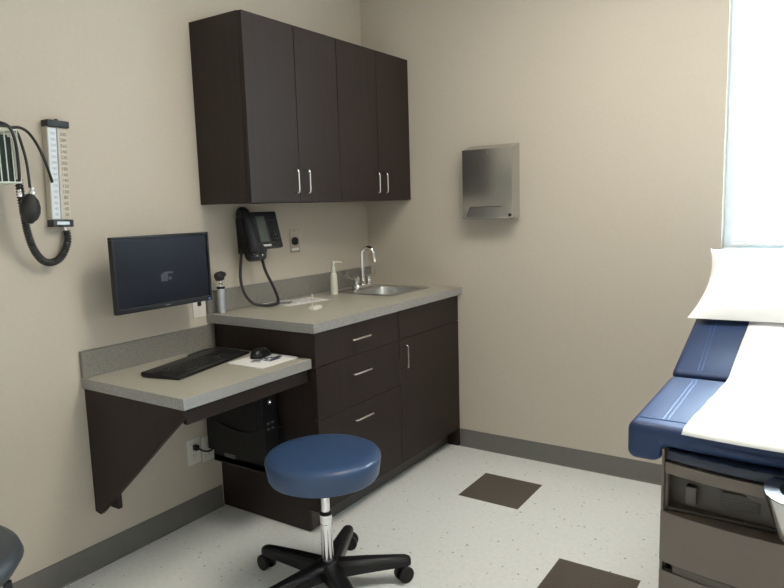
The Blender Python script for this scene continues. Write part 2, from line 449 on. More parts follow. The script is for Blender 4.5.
b = B(); box(b, 0.001, 0.020, -LC, -0.001, HC + 0.0002, HC + 0.102, 0.0015); part('backsplash', b, SPLASH, t)

# ------------------------------------------------------------------ sink
t = thing('sink', 'small stainless drop-in sink at the corner end of the countertop', 'sink', (0.29, -0.28, HC))
def rrect(x0, x1, y0, y1, r, n=6):
    out = []
    for (cx, cy, a0) in ((x1 - r, y1 - r, 0), (x0 + r, y1 - r, 90), (x0 + r, y0 + r, 180), (x1 - r, y0 + r, 270)):
        for k in range(n + 1):
            a = R(a0 + 90 * k / n); out.append((cx + r * math.cos(a), cy + r * math.sin(a)))
    return out
def loft(bm, loops, cap_last=True, cap_first=False):
    vs = [[bm.verts.new(p) for p in lp] for lp in loops]
    for a, c in zip(vs, vs[1:]):
        for k in range(len(a)): bm.faces.new((a[k], a[(k + 1) % len(a)], c[(k + 1) % len(a)], c[k]))
    if cap_last: bm.faces.new(vs[-1])
    if cap_first: bm.faces.new(vs[0])
    bmesh.ops.recalc_face_normals(bm, faces=bm.faces)
    return bm
L3 = lambda lp, z: [(x, y, z) for x, y in lp]
bx0, bx1, by0, by1 = SX0 + 0.085, SX1 - 0.03, SY0 + 0.035, SY1 - 0.035
b = B()
loft(b, [L3(rrect(SX0, SX1, SY0, SY1, 0.03), HC + 0.0005), L3(rrect(SX0, SX1, SY0, SY1, 0.03), HC + 0.004), L3(rrect(SX0 + 0.006, SX1 - 0.006, SY0 + 0.006, SY1 - 0.006, 0.027), HC + 0.007),
         L3(rrect(bx0 - 0.006, bx1 + 0.006, by0 - 0.006, by1 + 0.006, 0.055), HC + 0.005), L3(rrect(bx0, bx1, by0, by1, 0.05), HC + 0.001)], cap_last=False)
rim = part('rim', b, STEEL, t)
b = B()
loft(b, [L3(rrect(bx0, bx1, by0, by1, 0.05), HC + 0.001), L3(rrect(bx0 + 0.003, bx1 - 0.003, by0 + 0.003, by1 - 0.003, 0.05), HC - 0.02), L3(rrect(bx0 + 0.012, bx1 - 0.012, by0 + 0.012, by1 - 0.012, 0.05), HC - 0.10),
         L3(rrect(bx0 + 0.03, bx1 - 0.03, by0 + 0.03, by1 - 0.03, 0.05), HC - 0.13), L3(rrect(bx0 + 0.06, bx1 - 0.06, by0 + 0.06, by1 - 0.06, 0.03), HC - 0.135)])
part('basin', b, STEEL, t, ang=60)
b = B(); lathe(b, [(0.0, 0.004), (0.018, 0.003), (0.032, 0.004), (0.036, 0.001), (0.036, 0.0)], ((bx0 + bx1) / 2, (by0 + by1) / 2, HC - 0.1345)); part('drain', b, CHROME, t)

# ------------------------------------------------------------------ faucet
FX, FY = 0.135, -0.250
ZF = HC + 0.0068
t = thing('faucet', 'chrome gooseneck faucet with blade levers behind the sink', 'faucet', (FX, FY, ZF))
b = B(); loft(b, [L3(rrect(FX - 0.028, FX + 0.028, FY - 0.085, FY + 0.085, 0.026), ZF), L3(rrect(FX - 0.028, FX + 0.028, FY - 0.085, FY + 0.085, 0.026), ZF + 0.012), L3(rrect(FX - 0.024, FX + 0.024, FY - 0.081, FY + 0.081, 0.022), ZF + 0.018)], True, True)
part('deck_plate', b, CHROME, t)
b = B()
pts = [(FX, FY, ZF + 0.015), (FX, FY, ZF + 0.10), (FX, FY, ZF + 0.190)]
rad = 0.034
for k in range(1, 13):
    a = PI - k * PI * 1.08 / 12
    pts.append((FX + rad + rad * math.cos(a), FY + 0.02 * k / 12, ZF + 0.190 + rad * math.sin(a)))
last = Vector(pts[-1]); pts.append(tuple(last + Vector((0.002, 0.002, -0.03))))
tube(b, pts, 0.0118, 16); lathe(b, [(0.017, 0), (0.017, 0.012), (0.012, 0.018)], (FX, FY, ZF + 0.016), 20)
cyl(b, tuple(last + Vector((0.001, 0.001, -0.018))), tuple(last + Vector((0.003, 0.002, -0.036))), 0.0140)
part('spout', b, CHROME, t)
for s in (-1, 1):
    vy = FY + s * 0.058
    b = B(); lathe(b, [(0.017, 0), (0.017, 0.028), (0.0185, 0.030), (0.0185, 0.044), (0.014, 0.050), (0.0, 0.051)], (FX, vy, ZF + 0.016), 20); v = part('valve', b, CHROME, t)
    b = B()
    sp = smooth([(FX, vy, ZF + 0.052), (FX - 0.005, vy + s * 0.035, ZF + 0.055), (FX - 0.012, vy + s * 0.072, ZF + 0.070), (FX - 0.018, vy + s * 0.088, ZF + 0.105)], 6)
    tt = B(); rows = []
    for k, p in enumerate(sp):
        wv = 0.006 + 0.010 * k / (len(sp) - 1)
        rows.append([tt.verts.new(p + Vector(d)) for d in ((-wv, 0, -0.002), (wv, 0, -0.002), (wv, 0, 0.003), (-wv, 0, 0.003))])
    for a, c in zip(rows, rows[1:]):
        for k in range(4): tt.faces.new((a[k], a[(k + 1) % 4], c[(k + 1) % 4], c[k]))
    tt.faces.new(rows[0]); tt.faces.new(rows[-1]); bmesh.ops.recalc_face_normals(tt, faces=tt.faces); merge(b, tt)
    part('lever', b, CHROME, v)

# ------------------------------------------------------------------ soap pump
sx, sy = 0.140, -0.515
t = thing('soap_dispenser', 'ivory pump soap bottle standing beside the sink', 'soap bottle', (sx, sy, HC))
b = B(); lathe(b, [(0.0, 0.0), (0.017, 0), (0.0195, 0.004), (0.0192, 0.05), (0.0175, 0.095), (0.015, 0.112), (0.011, 0.116), (0, 0.116)], (sx, sy, HC + 0.0005), 28); part('bottle', b, SOAP, t)
b = B(); lathe(b, [(0.0, 0.0), (0.0125, 0), (0.0145, 0.012), (0.010, 0.026), (0.006, 0.03), (0.006, 0.052), (0.0, 0.052)], (sx, sy, HC + 0.1167), 24); p = part('collar', b, CLEARPL, t)
b = B(); lathe(b, [(0, 0), (0.009, 0), (0.010, 0.008), (0.007, 0.012), (0, 0.012)], (sx, sy, HC + 0.166), 20)
tube(b, smooth([(sx, sy, HC + 0.173), (sx + 0.02, sy + 0.012, HC + 0.174), (sx + 0.040, sy + 0.022, HC + 0.170)], 5), 0.0042, 10)
tube(b, [(sx, sy, HC + 0.173), (sx - 0.016, sy - 0.008, HC + 0.174)], 0.0045, 10)
part('nozzle', b, WHITEPL, t)

# ------------------------------------------------------------------ sheets and swab tray on the counter
def sheet(name, label, loc, rotz, W, L, mt, lines=None, thick=0.0009, group=None):
    t = thing(name, label, 'paper', loc, rotz, group)
    b = B(); box(b, -W / 2, W / 2, -L / 2, L / 2, 0.0003, thick); part('page', b, mt, t, local=True)
    if lines:
        b = B()
        for (x0, x1, y0, y1) in lines: box(b, x0, x1, y0, y1, thick, thick + 0.0003)
        part('print', b, INK, t, local=True)
    return t
ln = []
for k in range(9):
    y = 0.10 - k * 0.022
    ln.append((-0.07, 0.015 + 0.05 * random.random(), y - 0.0025, y + 0.0025))
sheet('printed_sheet', 'white printed sheet lying on the countertop by the phone cord', (0.150, -0.800, HC + 0.0005), R(-12), 0.17, 0.26, SHEET, ln)
sheet('folded_leaflet', 'narrow folded white leaflet under the printed sheet edge nearest the phone', (0.085, -0.90, HC + 0.0005), R(-35), 0.075, 0.15, SHEET, [(-0.03, 0.03, 0.02, 0.05)])

t = thing('swab_holder', 'small white tray with a thin upright stick near the counter edge', 'holder', (0.390, -0.965, HC), R(8))
b = B(); loft(b, [L3(rrect(-0.017, 0.017, -0.038, 0.034, 0.008), 0.0006), L3(rrect(-0.018, 0.018, -0.039, 0.035, 0.008), 0.012), L3(rrect(-0.013, 0.013, -0.034, 0.030, 0.007), 0.018)], True, True); part('tray', b, WHITEPL, t, local=True)
b = B(); cyl(b, (-0.004, -0.022, 0.012), (-0.003, -0.020, 0.066), 0.0020, n=10); ellipsoid(b, (-0.003, -0.020, 0.069), (0.003, 0.003, 0.006)); part('stick', b, WHITEPL, t, local=True)

# ------------------------------------------------------------------ otoscope handle on the counter
ox, oy = 0.056, -1.222
t = thing('otoscope', 'steel-handled otoscope with black head standing at the counter end', 'otoscope', (ox, oy, HC))
b = B(); lathe(b, [(0, 0), (0.0165, 0), (0.018, 0.003), (0.018, 0.110), (0.0165, 0.118), (0.0165, 0.123), (0, 0.123)], (ox, oy, HC + 0.0005), 24); part('handle', b, OTO, t)
b = B(); lathe(b, [(0.0185, 0), (0.0185, 0.010), (0.0175, 0.011)], (ox, oy, HC + 0.112), 24); part('collar', b, BLACK2, t)
b = B(); lathe(b, [(0.010, 0), (0.010, 0.010), (0.007, 0.014), (0.0085, 0.022), (0.0085, 0.034), (0, 0.034)], (ox, oy, HC + 0.1235), 20); part('neck', b, CHROME, t)
b = B()
M = Matrix.Translation((ox, oy, HC + 0.172)) @ Matrix.Rotation(R(8), 4, 'X')
lathe(b, [(0, -0.024), (0.014, -0.024), (0.019, -0.016), (0.019, 0.010), (0.013, 0.020), (0.010, 0.028), (0, 0.028)], (0, 0, 0), 20, 'y', M)
box(b, -0.015, 0.015, -0.022, 0.012, -0.022, -0.004, 0.005, 2, M)
part('head', b, BLACK, t)

# ------------------------------------------------------------------ desk
DX, DY0, DY1, DH = 0.591, -1.886, CY0 - 0.003, 0.7676
t = thing('wall_desk', 'low speckled taupe wall desk with dark triangular support panel', 'desk', (0.3, -1.56, DH - 0.04))
b = B(); box(b, 0.001, DX, DY0, DY1, DH - 0.04, DH, 0.001, 1)
for f in b.faces:
    c = f.calc_center_median()
    f.material_index = 0 if c.z > DH - 0.001 else 1
part('worktop', b, [TOP, EDGE], t)
b = B(); box(b, 0.001, 0.020, DY0, DY1, DH + 0.0002, DH + 0.102, 0.0015); part('backsplash', b, SPLASH, t)
b = B(); prism(b, [(0.002, DH - 0.0405), (0.570, DH - 0.0405), (0.570, DH - 0.075), (0.036, 0.226), (0.002, 0.232)], 'y', DY0 + 0.008, DY0 + 0.026, 0.001, 1); part('support_panel', b, WOOD, t)
b = B(); box(b, 0.548, 0.568, DY0 + 0.0265, DY1, DH - 0.10, DH - 0.0405, 0.001, 1); part('front_rail', b, WOOD, t)
b = B(); box(b, 0.002, 0.022, DY0 + 0.0265, DY1, DH - 0.12, DH - 0.0405, 0.001, 1); part('wall_rail', b, WOOD, t)
b = B(); box(b, 0.002, 0.128, DY0 + 0.0265, DY0 + 0.045, 0.262, 0.40, 0.001, 1); part('wall_cleat', b, WOOD, t)

# ------------------------------------------------------------------ keyboard
kc = Vector((0.248, -1.528, DH)); ang = R(12.5)
t = thing('keyboard', 'black full-size keyboard lying on the low desk', 'keyboard', tuple(kc), ang)
KW, KD = 0.458, 0.165   # along local y, local x (front = +x)
b = B()
def kz(x): return 0.010 + 0.012 * (0.5 - x / KD)
prof = [(-KD / 2, 0.0006), (KD / 2, 0.0006), (KD / 2 + 0.004, 0.006), (KD / 2, 0.011), (-KD / 2 + 0.03, 0.021), (-KD / 2 - 0.008, 0.022), (-KD / 2 - 0.012, 0.010)]
prism(b, prof, 'y', -KW / 2, KW / 2, 0.003, 2)
part('case', b, BLACK2, t, local=True)
b = B(); prism(b, [(-KD / 2 - 0.004, 0.20), (-KD / 2 - 0.004, 0.04), (-KD / 2 - 0.024, 0.06), (-KD / 2 - 0.024, 0.17)], 'z', 0.008, 0.024, 0.003, 2); part('media_panel', b, BLACK2, t, local=True)
kb = B(); box(kb, -0.0078, 0.0078, -0.0078, 0.0078, 0, 0.007, 0.0016, 1)
kme = None
nkey = 0
cols = []
y = -KW / 2 + 0.016
blocks = [(15, 0.0), (3, 0.010), (4, 0.010)]
yy = y; ys = []
for n, gap in blocks:
    yy += gap
    for i in range(n): ys.append(yy); yy += 0.0194
span = ys[-1] + 0.016 - (-KW / 2)
sc_y = (KW - 0.014) / (ys[-1] - ys[0] + 0.018)
ys = [(v - ys[0]) * sc_y - KW / 2 + 0.016 for v in ys]
rows_x = [-0.060, -0.037, -0.0175, 0.002, 0.0215, 0.041, 0.0605]
for ri in (1, 2, 3, 4, 5):
    for ci, y in enumerate(ys):
        if nkey >= 97: break
        if ri == 5 and (ci in (3, 4, 6, 7)): continue
        if ri in (3, 4) and ci in (15, 16, 17): 
            if not (ri == 4 and ci == 16): continue
        x = rows_x[ri] + 0.012
        if nkey == 0:
            o = part('key', kb.copy(), KEY, t, local=True); kme = o.data
        else:
            o = bpy.data.objects.new('key', kme); COL.objects.link(o); o.parent = t; ROOT[o.name] = t.name
        o.location = (x, y, kz(x) - 0.002); o.rotation_euler = (0, R(4), 0)
        if ri == 5 and ci == 5: o.scale = (1, 5.2, 1)
        nkey += 1
kb.free()

# ------------------------------------------------------------------ mouse pad and mouse
t = thing('mouse_pad', 'white mouse pad with dark blue print at the desk end', 'mouse pad', (0.432, -1.350, DH))
b = B(); loft(b, [L3(rrect(-0.098, 0.098, -0.112, 0.106, 0.012), 0.0006), L3(rrect(-0.098, 0.098, -0.112, 0.106, 0.012), 0.0036)], True, True); part('pad', b, SHEET, t, local=True)
b = B()
rr = random.Random(3)
for k in range(13):
    px, py = -0.025 + 0.05 * rr.random(), -0.05 + 0.125 * k / 12
    s1, s2 = 0.006 + 0.012 * rr.random(), 0.004 + 0.004 * rr.random()
    prism(b, [(px - s1, py - s2), (px + s1 * 0.7, py - s2 * 1.2), (px + s1, py + s2), (px - s1 * 0.5, py + s2 * 1.3)], 'z', 0.0036, 0.0040)
for (px, py, s1, s2) in ((0.030, 0.035, 0.016, 0.024), (0.012, 0.075, 0.010, 0.012), (0.038, 0.0, 0.008, 0.014)):
    prism(b, [(px - s1, py - s2), (px + s1, py - s2 * 0.8), (px + s1 * 0.8, py + s2), (px - s1 * 0.9, py + s2 * 0.9)], 'z', 0.0036, 0.0041)
part('print', b, INKBLUE, t, local=True)

t = thing('computer_mouse', 'black computer mouse resting on the white mouse pad', 'mouse', (0.378, -1.315, DH + 0.0036), R(8))
b = B()
tt = B(); bmesh.ops.create_uvsphere(tt, u_segments=28, v_segments=16, radius=1)
for v in tt.verts:
    x, y, z = v.co
    z2 = max(z, -0.02)
    hgt = 0.036 * (1.0 - 0.22 * y)
    sg = lambda q, p: math.copysign(abs(q) ** p, q)
    v.co = (0.030 * sg(x, 0.8), 0.056 * sg(y, 0.85), 0.001 + hgt * max(0, z2) ** 0.85)
bmesh.ops.remove_doubles(tt, verts=tt.verts, dist=1e-5)
merge(b, tt); part('shell', b, BLACK2, t, local=True)
b = B(); lathe(b, [(0, -0.004), (0.009, -0.004), (0.010, 0), (0.009, 0.004), (0, 0.004)], (0, 0.030, 0.0235), 18, 'x'); part('scroll_wheel', b, GREYPL, t, local=True)
b = B(); text_into(b, 'O', 0.012, Matrix.Translation((0.008, -0.012, 0.0388)) @ Matrix.Rotation(R(14), 4, 'Y')); part('emblem', b, NICKEL, t, local=True)

# ------------------------------------------------------------------ monitor on wall
MX, MY, MZ = 0.150, -1.582, 1.150
t = thing('monitor', 'black flat monitor mounted on the wall above the low desk', 'monitor', (0.0, MY, MZ))
W2, H2 = 0.228, 0.145
b = B()
box(b, MX - 0.024, MX, MY - W2, MY + W2, MZ - H2, MZ - H2 + 0.020, 0.003); box(b, MX - 0.024, MX, MY - W2, MY + W2, MZ + H2 - 0.010, MZ + H2, 0.003)
box(b, MX - 0.024, MX, MY - W2, MY - W2 + 0.011, MZ - H2 + 0.018, MZ + H2 - 0.009, 0.003); box(b, MX - 0.024, MX, MY + W2 - 0.011, MY + W2, MZ - H2 + 0.018, MZ + H2 - 0.009, 0.003)
box(b, MX - 0.030, MX - 0.016, MY - W2 + 0.004, MY + W2 - 0.004, MZ - H2 + 0.004, MZ + H2 - 0.004, 0.003)
box(b, MX - 0.060, MX - 0.028, MY - 0.15, MY + 0.15, MZ - 0.10, MZ + 0.09, 0.012)
part('housing', b, BLACK2, t)
b = B(); box(b, MX - 0.0158, MX - 0.006, MY - W2 + 0.010, MY + W2 - 0.010, MZ - H2 + 0.019, MZ + H2 - 0.009); s = part('screen', b, SCREEN, t)
b = B()
gy, gz = MY + 0.012, MZ - 0.018
M = Matrix.Translation((MX - 0.0057, gy, gz)) @ Matrix(((0, 0, 1, 0), (1, 0, 0, 0), (0, 1, 0, 0), (0, 0, 0, 1)))
for poly in ([(-0.031, -0.022), (0.000, -0.022), (0.002, -0.004), (-0.031, -0.004)],
             [(-0.033, -0.004), (0.000, -0.006), (0.004, 0.008), (-0.030, 0.007)],
             [(-0.026, 0.008), (-0.006, 0.008), (0.026, 0.006), (0.027, 0.013), (-0.006, 0.016), (-0.020, 0.013)],
             [(0.004, -0.018), (0.018, -0.017), (0.018, -0.006), (0.005, -0.006)]):
    prism(b, poly, 'z', 0.0, 0.0003, M=M)
part('screen_image', b, GLYPH, s, label='small pale grey image in the middle of the dark screen')
b = B(); box(b, MX - 0.001, MX + 0.0006, MY - 0.012, MY + 0.012, MZ - H2 + 0.008, MZ - H2 + 0.012); part('emblem', b, GREYPL, t, label='tiny grey maker mark')
b = B(); box(b, MX - 0.002, MX + 0.001, MY + W2 - 0.022, MY + W2 - 0.012, MZ - H2 + 0.006, MZ - H2 + 0.011, 0.0005); part('power_button', b, LEDB, t, label='small blue power light')
b = B(); box(b, 0.0005, 0.012, MY - 0.06, MY + 0.06, MZ - 0.10, MZ + 0.08, 0.003); cyl(b, (0.010, MY, MZ), (MX - 0.058, MY, MZ), 0.022); part('wall_mount', b, BLACK, t)

# ------------------------------------------------------------------ wall plates
def plate(name, label, y0, y1, z0, z1, m, cat, group=None):
    t = thing(name, label, cat, (0, (y0 + y1) / 2, (z0 + z1) / 2), 0, group)
    b = B(); box(b, 0.0005, 0.006, y0, y1, z0, z1, 0.002); part('cover_plate', b, m, t)
    return t
def sockets(t, cy, cz):
    for s in (-1, 1):
        b = B(); box(b, 0.0055, 0.0078, cy - 0.017, cy + 0.017, cz + s * 0.0195 - 0.014, cz + s * 0.0195 + 0.014, 0.004); so = part('socket', b, WHITEPL, t)
        b = B()
        for q in (-0.0065, 0.0065): box(b, 0.0070, 0.0081, cy + q - 0.001, cy + q + 0.001, cz + s * 0.0195 - 0.001, cz + s * 0.0195 + 0.008)
        cyl(b, (0.0070, cy, cz + s * 0.0195 - 0.007), (0.0081, cy, cz + s * 0.0195 - 0.007), 0.0022, n=10); part('slot', b, BLACK, so)
oa = plate('wall_outlet', 'white outlet plate under the desk with a black plug in it', -1.428, -1.358, 0.255, 0.372, WHITEPL, 'outlet', 'outlets under the desk'); sockets(oa, -1.393, 0.3135)
ob = plate('wall_outlet', 'white outlet plate under the desk partly hidden by the black computer', -1.346, -1.276, 0.245, 0.362, WHITEPL, 'outlet', 'outlets under the desk'); sockets(ob, -1.311, 0.3035)
oc = plate('data_outlet', 'white wall plate just below the monitor near the otoscope', -1.343, -1.273, 0.911, 1.026, WHITEPL, 'wall plate')
b = B(); box(b, 0.0055, 0.0085, -1.318, -1.298, 0.962, 0.984, 0.001); part('jack', b, BLACK, oc)
kp = plate('switch_plate', 'stainless wall plate with dark round key switch above the backsplash', -0.694, -0.622, 1.153, 1.270, STEEL, 'wall plate')
b = B(); lathe(b, [(0, 0), (0.021, 0), (0.021, 0.006), (0.015, 0.010), (0.0, 0.010)], (0.0055, -0.658, 1.212), 20, 'x'); box(b, 0.014, 0.019, -0.661, -0.655, 1.198, 1.226, 0.001); part('key_switch', b, BLACK, kp)
b = B(); box(b, 0.0055, 0.0070, -0.684, -0.632, 1.163, 1.176); part('label_strip', b, WHITEPL, kp)
b = B()
for zz in (1.160, 1.262): cyl(b, (0.005, -0.658, zz), (0.0070, -0.658, zz), 0.003, n=10)
part('screw', b, GREYPL, kp)

# ------------------------------------------------------------------ computer under the desk
PY0, PY1 = -1.352, -1.259
t = thing('desktop_computer', 'black slim computer held upright under the low desk', 'computer', (0.2, -1.30, 0.32))
b = B(); box(b, 0.050, 0.372, PY0 + 0.002, PY1, 0.322, 0.715, 0.003); part('case', b, BLACK, t)
b = B(); box(b, 0.3725, 0.402, PY0, PY1 + 0.001, 0.320, 0.717, 0.006); fr = part('front_bezel', b, BLACK2, t)
b = B(); lathe(b, [(0, 0), (0.010, 0), (0.010, 0.003), (0, 0.003)], (0.402, -1.305, 0.575), 18, 'x'); part('power_button', b, GREYPL, fr)
b = B(); ellipsoid(b, (0.4055, -1.305, 0.575), (0.0015, 0.0022, 0.0022)); part('power_light', b, LED, fr, label='small white power light')
for yq, zq in ((-1.318, 0.485), (-1.292, 0.485), (-1.318, 0.460), (-1.292, 0.460)):
    b = B(); box(b, 0.4015, 0.4030, yq - 0.008, yq + 0.008, zq - 0.004, zq + 0.004); part('port', b, GREYPL, fr)
t = thing('computer_holder', 'black sling holder wrapping the lower half of the under-desk computer', 'holder', (0.2, -1.30, 0.28))
b = B()
crv = [(0.105 + 0.005 * 0, 0.285), (0.405, 0.285), (0.420, 0.30), (0.420, 0.470)]
for k in range(9):
    u = k / 8; crv.append((0.400 - 0.285 * u, 0.472 - 0.040 * math.sin(PI * min(1, u * 1.1)) * (1 - 0.6 * u) - 0.008 * u))
crv.append((0.095, 0.44)); 
prism(b, crv, 'y', PY0 - 0.010, PY0 - 0.003, 0.0015, 1)
box(b, 0.100, 0.415, PY0 - 0.010, PY1 + 0.016, 0.281, 0.316, 0.002)
box(b, 0.100, 0.415, PY1 + 0.003, PY1 + 0.018, 0.290, 0.45, 0.002)
part('sling', b, BLACK, t)
b = B(); M = Matrix.Translation((0.205, PY0 - 0.0103, 0.322)) @ Matrix.Rotation(PI / 2, 4, 'X')
for k in range(2): box(b, -0.034, 0.034, 0.002 - k * 0.012, 0.006 - k * 0.012, 0, 0.0004, M=M)
for k in range(5): box(b, -0.034 + k * 0.014, -0.026 + k * 0.014, -0.008, 0.005, 0, 0.0005, M=M)
part('emblem', b, GREYPL, t, label='small grey illegible mark on the holder')
b = B()
box(b, 0.0085, 0.034, -1.403, -1.382, 0.322, 0.345, 0.004)
tube(b, smooth([(0.032, -1.392, 0.333), (0.055, -1.375, 0.318), (0.070, -1.350, 0.318), (0.068, -1.325, 0.345), (0.062, -1.312, 0.41), (0.056, -1.305, 0.47)], 6), 0.0042, 8)
pc = single('power_cord', b, BLACK, 'short black power cord plugged into the outlet under the desk', 'cord', origin=(0.03, -1.39, 0.33))

# ------------------------------------------------------------------ wall phone
t = thing('telephone', 'black desk-style telephone hung on the wall above the counter', 'telephone', (0.0, -0.97, 1.26))
PL, PR = -1.090, -0.862
# tilted body frame: local u along y, v down the face, w out of the face
tilt = math.atan2(0.055, 0.22)
MF = Matrix.Translation((0.062, (PL + PR) / 2, 1.372)) @ Matrix(((-math.sin(0) + 0, 0, 0, 0), (0, 0, 0, 0), (0, 0, 0, 0), (0, 0, 0, 1)))
ca, sa = math.cos(tilt), math.sin(tilt)
uy = Vector((0.10, 0.995, 0)).normalized()
vdn = Vector((sa, 0, -ca))
wn = uy.cross(vdn) * -1
if wn.x < 0: wn = -wn
MF = Matrix(((uy.x, -vdn.x, wn.x, 0.062), (uy.y, -vdn.y, wn.y, (PL + PR) / 2), (uy.z, -vdn.z, wn.z, 1.372), (0, 0, 0, 1)))
# local: X right, Y up (0 at top, negative downwards), Z out
WH = (PR - PL) / 2
b = B()
box(b, -WH + 0.02, WH, -0.180, 0.0, -0.030, 0.0, 0.006, 2, MF)
loft_l = rrect(-WH + 0.012, 0.002, -0.232, -0.150, 0.028)
tt = B(); loft(tt, [L3(loft_l, -0.035), L3(loft_l, -0.004), L3(rrect(-WH + 0.018, -0.004, -0.226, -0.156, 0.024), 0.003)], True, True); merge(b, tt, MF)
box(b, -WH + 0.010, -WH + 0.075, -0.19, 0.004, -0.034, 0.002, 0.008, 2, MF)
part('base', b, BLACK2, t)
b = B(); prism(b, [(-1.055, 1.175), (-0.91, 1.175), (-0.90, 1.345), (-1.06, 1.345)], 'x', 0.001, 0.052, 0.004); part('wall_bracket', b, BLACK, t)
b = B()
hs = smooth([(-WH + 0.022, 0.018, 0.016), (-WH + 0.020, -0.02, 0.030), (-WH + 0.020, -0.10, 0.038), (-WH + 0.026, -0.175, 0.030), (-WH + 0.032, -0.208, 0.016)], 8)
nn = len(hs)
tt = B(); rows = []
for k, p in enumerate(hs):
    u = k / (nn - 1); wd = 0.022 + 0.009 * (abs(2 * u - 1) ** 2.5); th = 0.014
    end = min(1.0, math.sqrt(max(0.02, min(u, 1 - u) * 9)))
    rows.append([tt.verts.new(p + Vector((wd * end * math.cos(2 * PI * q / 14), 0, th * end * math.sin(2 * PI * q / 14)))) for q in range(14)])
for a, c in zip(rows, rows[1:]):
    for q in range(14): tt.faces.new((a[q], a[(q + 1) % 14], c[(q + 1) % 14], c[q]))
tt.faces.new(rows[0]); tt.faces.new(rows[-1]); bmesh.ops.recalc_face_normals(tt, faces=tt.faces); merge(b, tt, MF)
lathe(b, [(0.027, -0.002), (0.029, 0.008), (0.024, 0.024), (0, 0.026)], (-WH + 0.022, -0.006, 0), 20, 'z', MF)
lathe(b, [(0.025, -0.002), (0.028, 0.008), (0.024, 0.022), (0, 0.024)], (-WH + 0.030, -0.188, 0), 20, 'z', MF)
part('handset', b, BLACK, t)
b = B(); box(b, -0.020, 0.034, -0.150, -0.022, -0.001, 0.003, 0.002, 1, MF); part('display', b, LCD, t, label='grey-green display strip')
b = B(); box(b, -0.008, 0.040, -0.170, -0.161, 0.0, 0.0016, 0, 1, MF); part('label_strip', b, WHITEPL, t, label='white label strip')
for iy in range(7):
    for ix in range(3):
        b = B(); x = 0.058 + ix * 0.018; y = -0.035 - iy * 0.018; box(b, x - 0.005, x + 0.005, y - 0.0055, y + 0.0055, -0.001, 0.0035, 0.001, 1, MF); part('key', b, KEY, t)
b = B()
for x in (-WH + 0.046, -WH + 0.078): ellipsoid(b, (x, -0.212, 0.012), (0.006, 0.005, 0.003), MF, 12)
part('jack_cover', b, NICKEL, t)
# cord loops down onto the counter
b = B()
pts = even(smooth([(0.052, -1.080, 1.195), (0.046, -1.090, 1.07), (0.060, -1.085, 0.995), (0.085, -1.060, 0.946), (0.115, -1.020, 0.9310), (0.130, -0.975, 0.9300), (0.120, -0.930, 0.9325), (0.100, -0.905, 0.952), (0.085, -0.915, 1.005), (0.088, -0.965, 1.085), (0.100, -1.000, 1.158)], 26), 0.0022)
tube(b, pts, lambda i: 0.0078 if (i // 2) % 2 else 0.0062, 10)
part('cord', b, RUBBER, t, ang=80)

# ------------------------------------------------------------------ paper towel dispenser
DXa, DXb, DZa, DZb, DD = 0.700, 0.981, 1.300, 1.656, 0.100
t = thing('paper_towel_dispenser', 'polished steel paper towel dispenser on the far wall', 'dispenser', (0.84, 0, 1.30))
b = B()
prism(b, [(-0.0005, DZa), (-DD + 0.004, DZa), (-DD + 0.004, DZb - 0.003), (-0.0005, DZb + 0.026)], 'x', DXa + 0.001, DXa + 0.004, 0)
prism(b, [(-0.0005, DZa), (-DD + 0.004, DZa), (-DD + 0.004, DZb - 0.003), (-0.0005, DZb + 0.026)], 'x', DXb - 0.004, DXb - 0.001, 0)
prism(b, [(-0.0005, DZb + 0.022), (-DD + 0.004, DZb - 0.006), (-DD + 0.004, DZb - 0.003), (-0.0005, DZb + 0.026)], 'x', DXa + 0.004, DXb - 0.004, 0)
box(b, DXa + 0.004, DXb - 0.004, -0.004, -0.0005, DZa, DZb + 0.02)
box(b, DXa + 0.004, DXb - 0.004, -0.05, -0.004, DZa, DZa + 0.003)
part('case', b, STEEL, t)
b = B()
zo = DZa + 0.062
yF = -DD
def front_poly():
    return [(DXa, DZa + 0.004), (DXa + 0.004, DZa), (DXa + 0.012, DZa + 0.002), (DXa + 0.044, zo), (DXb - 0.058, zo), (DXb - 0.020, DZa + 0.002), (DXb - 0.004, DZa), (DXb, DZa + 0.004), (DXb, DZb), (DXa, DZb)]
tt = B(); prism(tt, front_poly(), 'y', yF, yF + 0.004, 0.0012, 2); merge(b, tt)
box(b, DXa, DXa + 0.004, yF + 0.004, yF + 0.022, DZa + 0.002, DZb, 0.001); box(b, DXb - 0.005, DXb, yF + 0.004, yF + 0.022, DZa + 0.002, DZb, 0.002)
part('front_cover', b, MIRROR, t)
b = B(); prism(b, [(-0.082, DZa + 0.078), (-0.092, DZa + 0.012), (-0.0955, DZa + 0.001), (-0.0955, DZa + 0.008), (-0.094, DZa + 0.018), (-0.084, DZa + 0.079)], 'x', DXa + 0.006, DXb - 0.006)
part('towel_chute', b, STEEL, t)
b = B(); box(b, DXa + 0.012, DXb - 0.018, yF - 0.002, yF + 0.006, DZa - 0.002, DZa + 0.008, 0.002); part('lip', b, CHROME, t)
b = B(); lathe(b, [(0, 0), (0.007, 0), (0.007, 0.003), (0.004, 0.004), (0, 0.004)], ((DXa + DXb) / 2 - 0.004, yF - 0.004, DZb - 0.018), 16, 'y'); part('lock', b, CHROME, t)
b = B(); lathe(b, [(0, 0), (0.008, 0), (0.008, 0.004), (0, 0.004)], (DXb - 0.012, yF - 0.004, DZa + 0.016), 16, 'y'); part('latch_hole', b, BLACK, t)

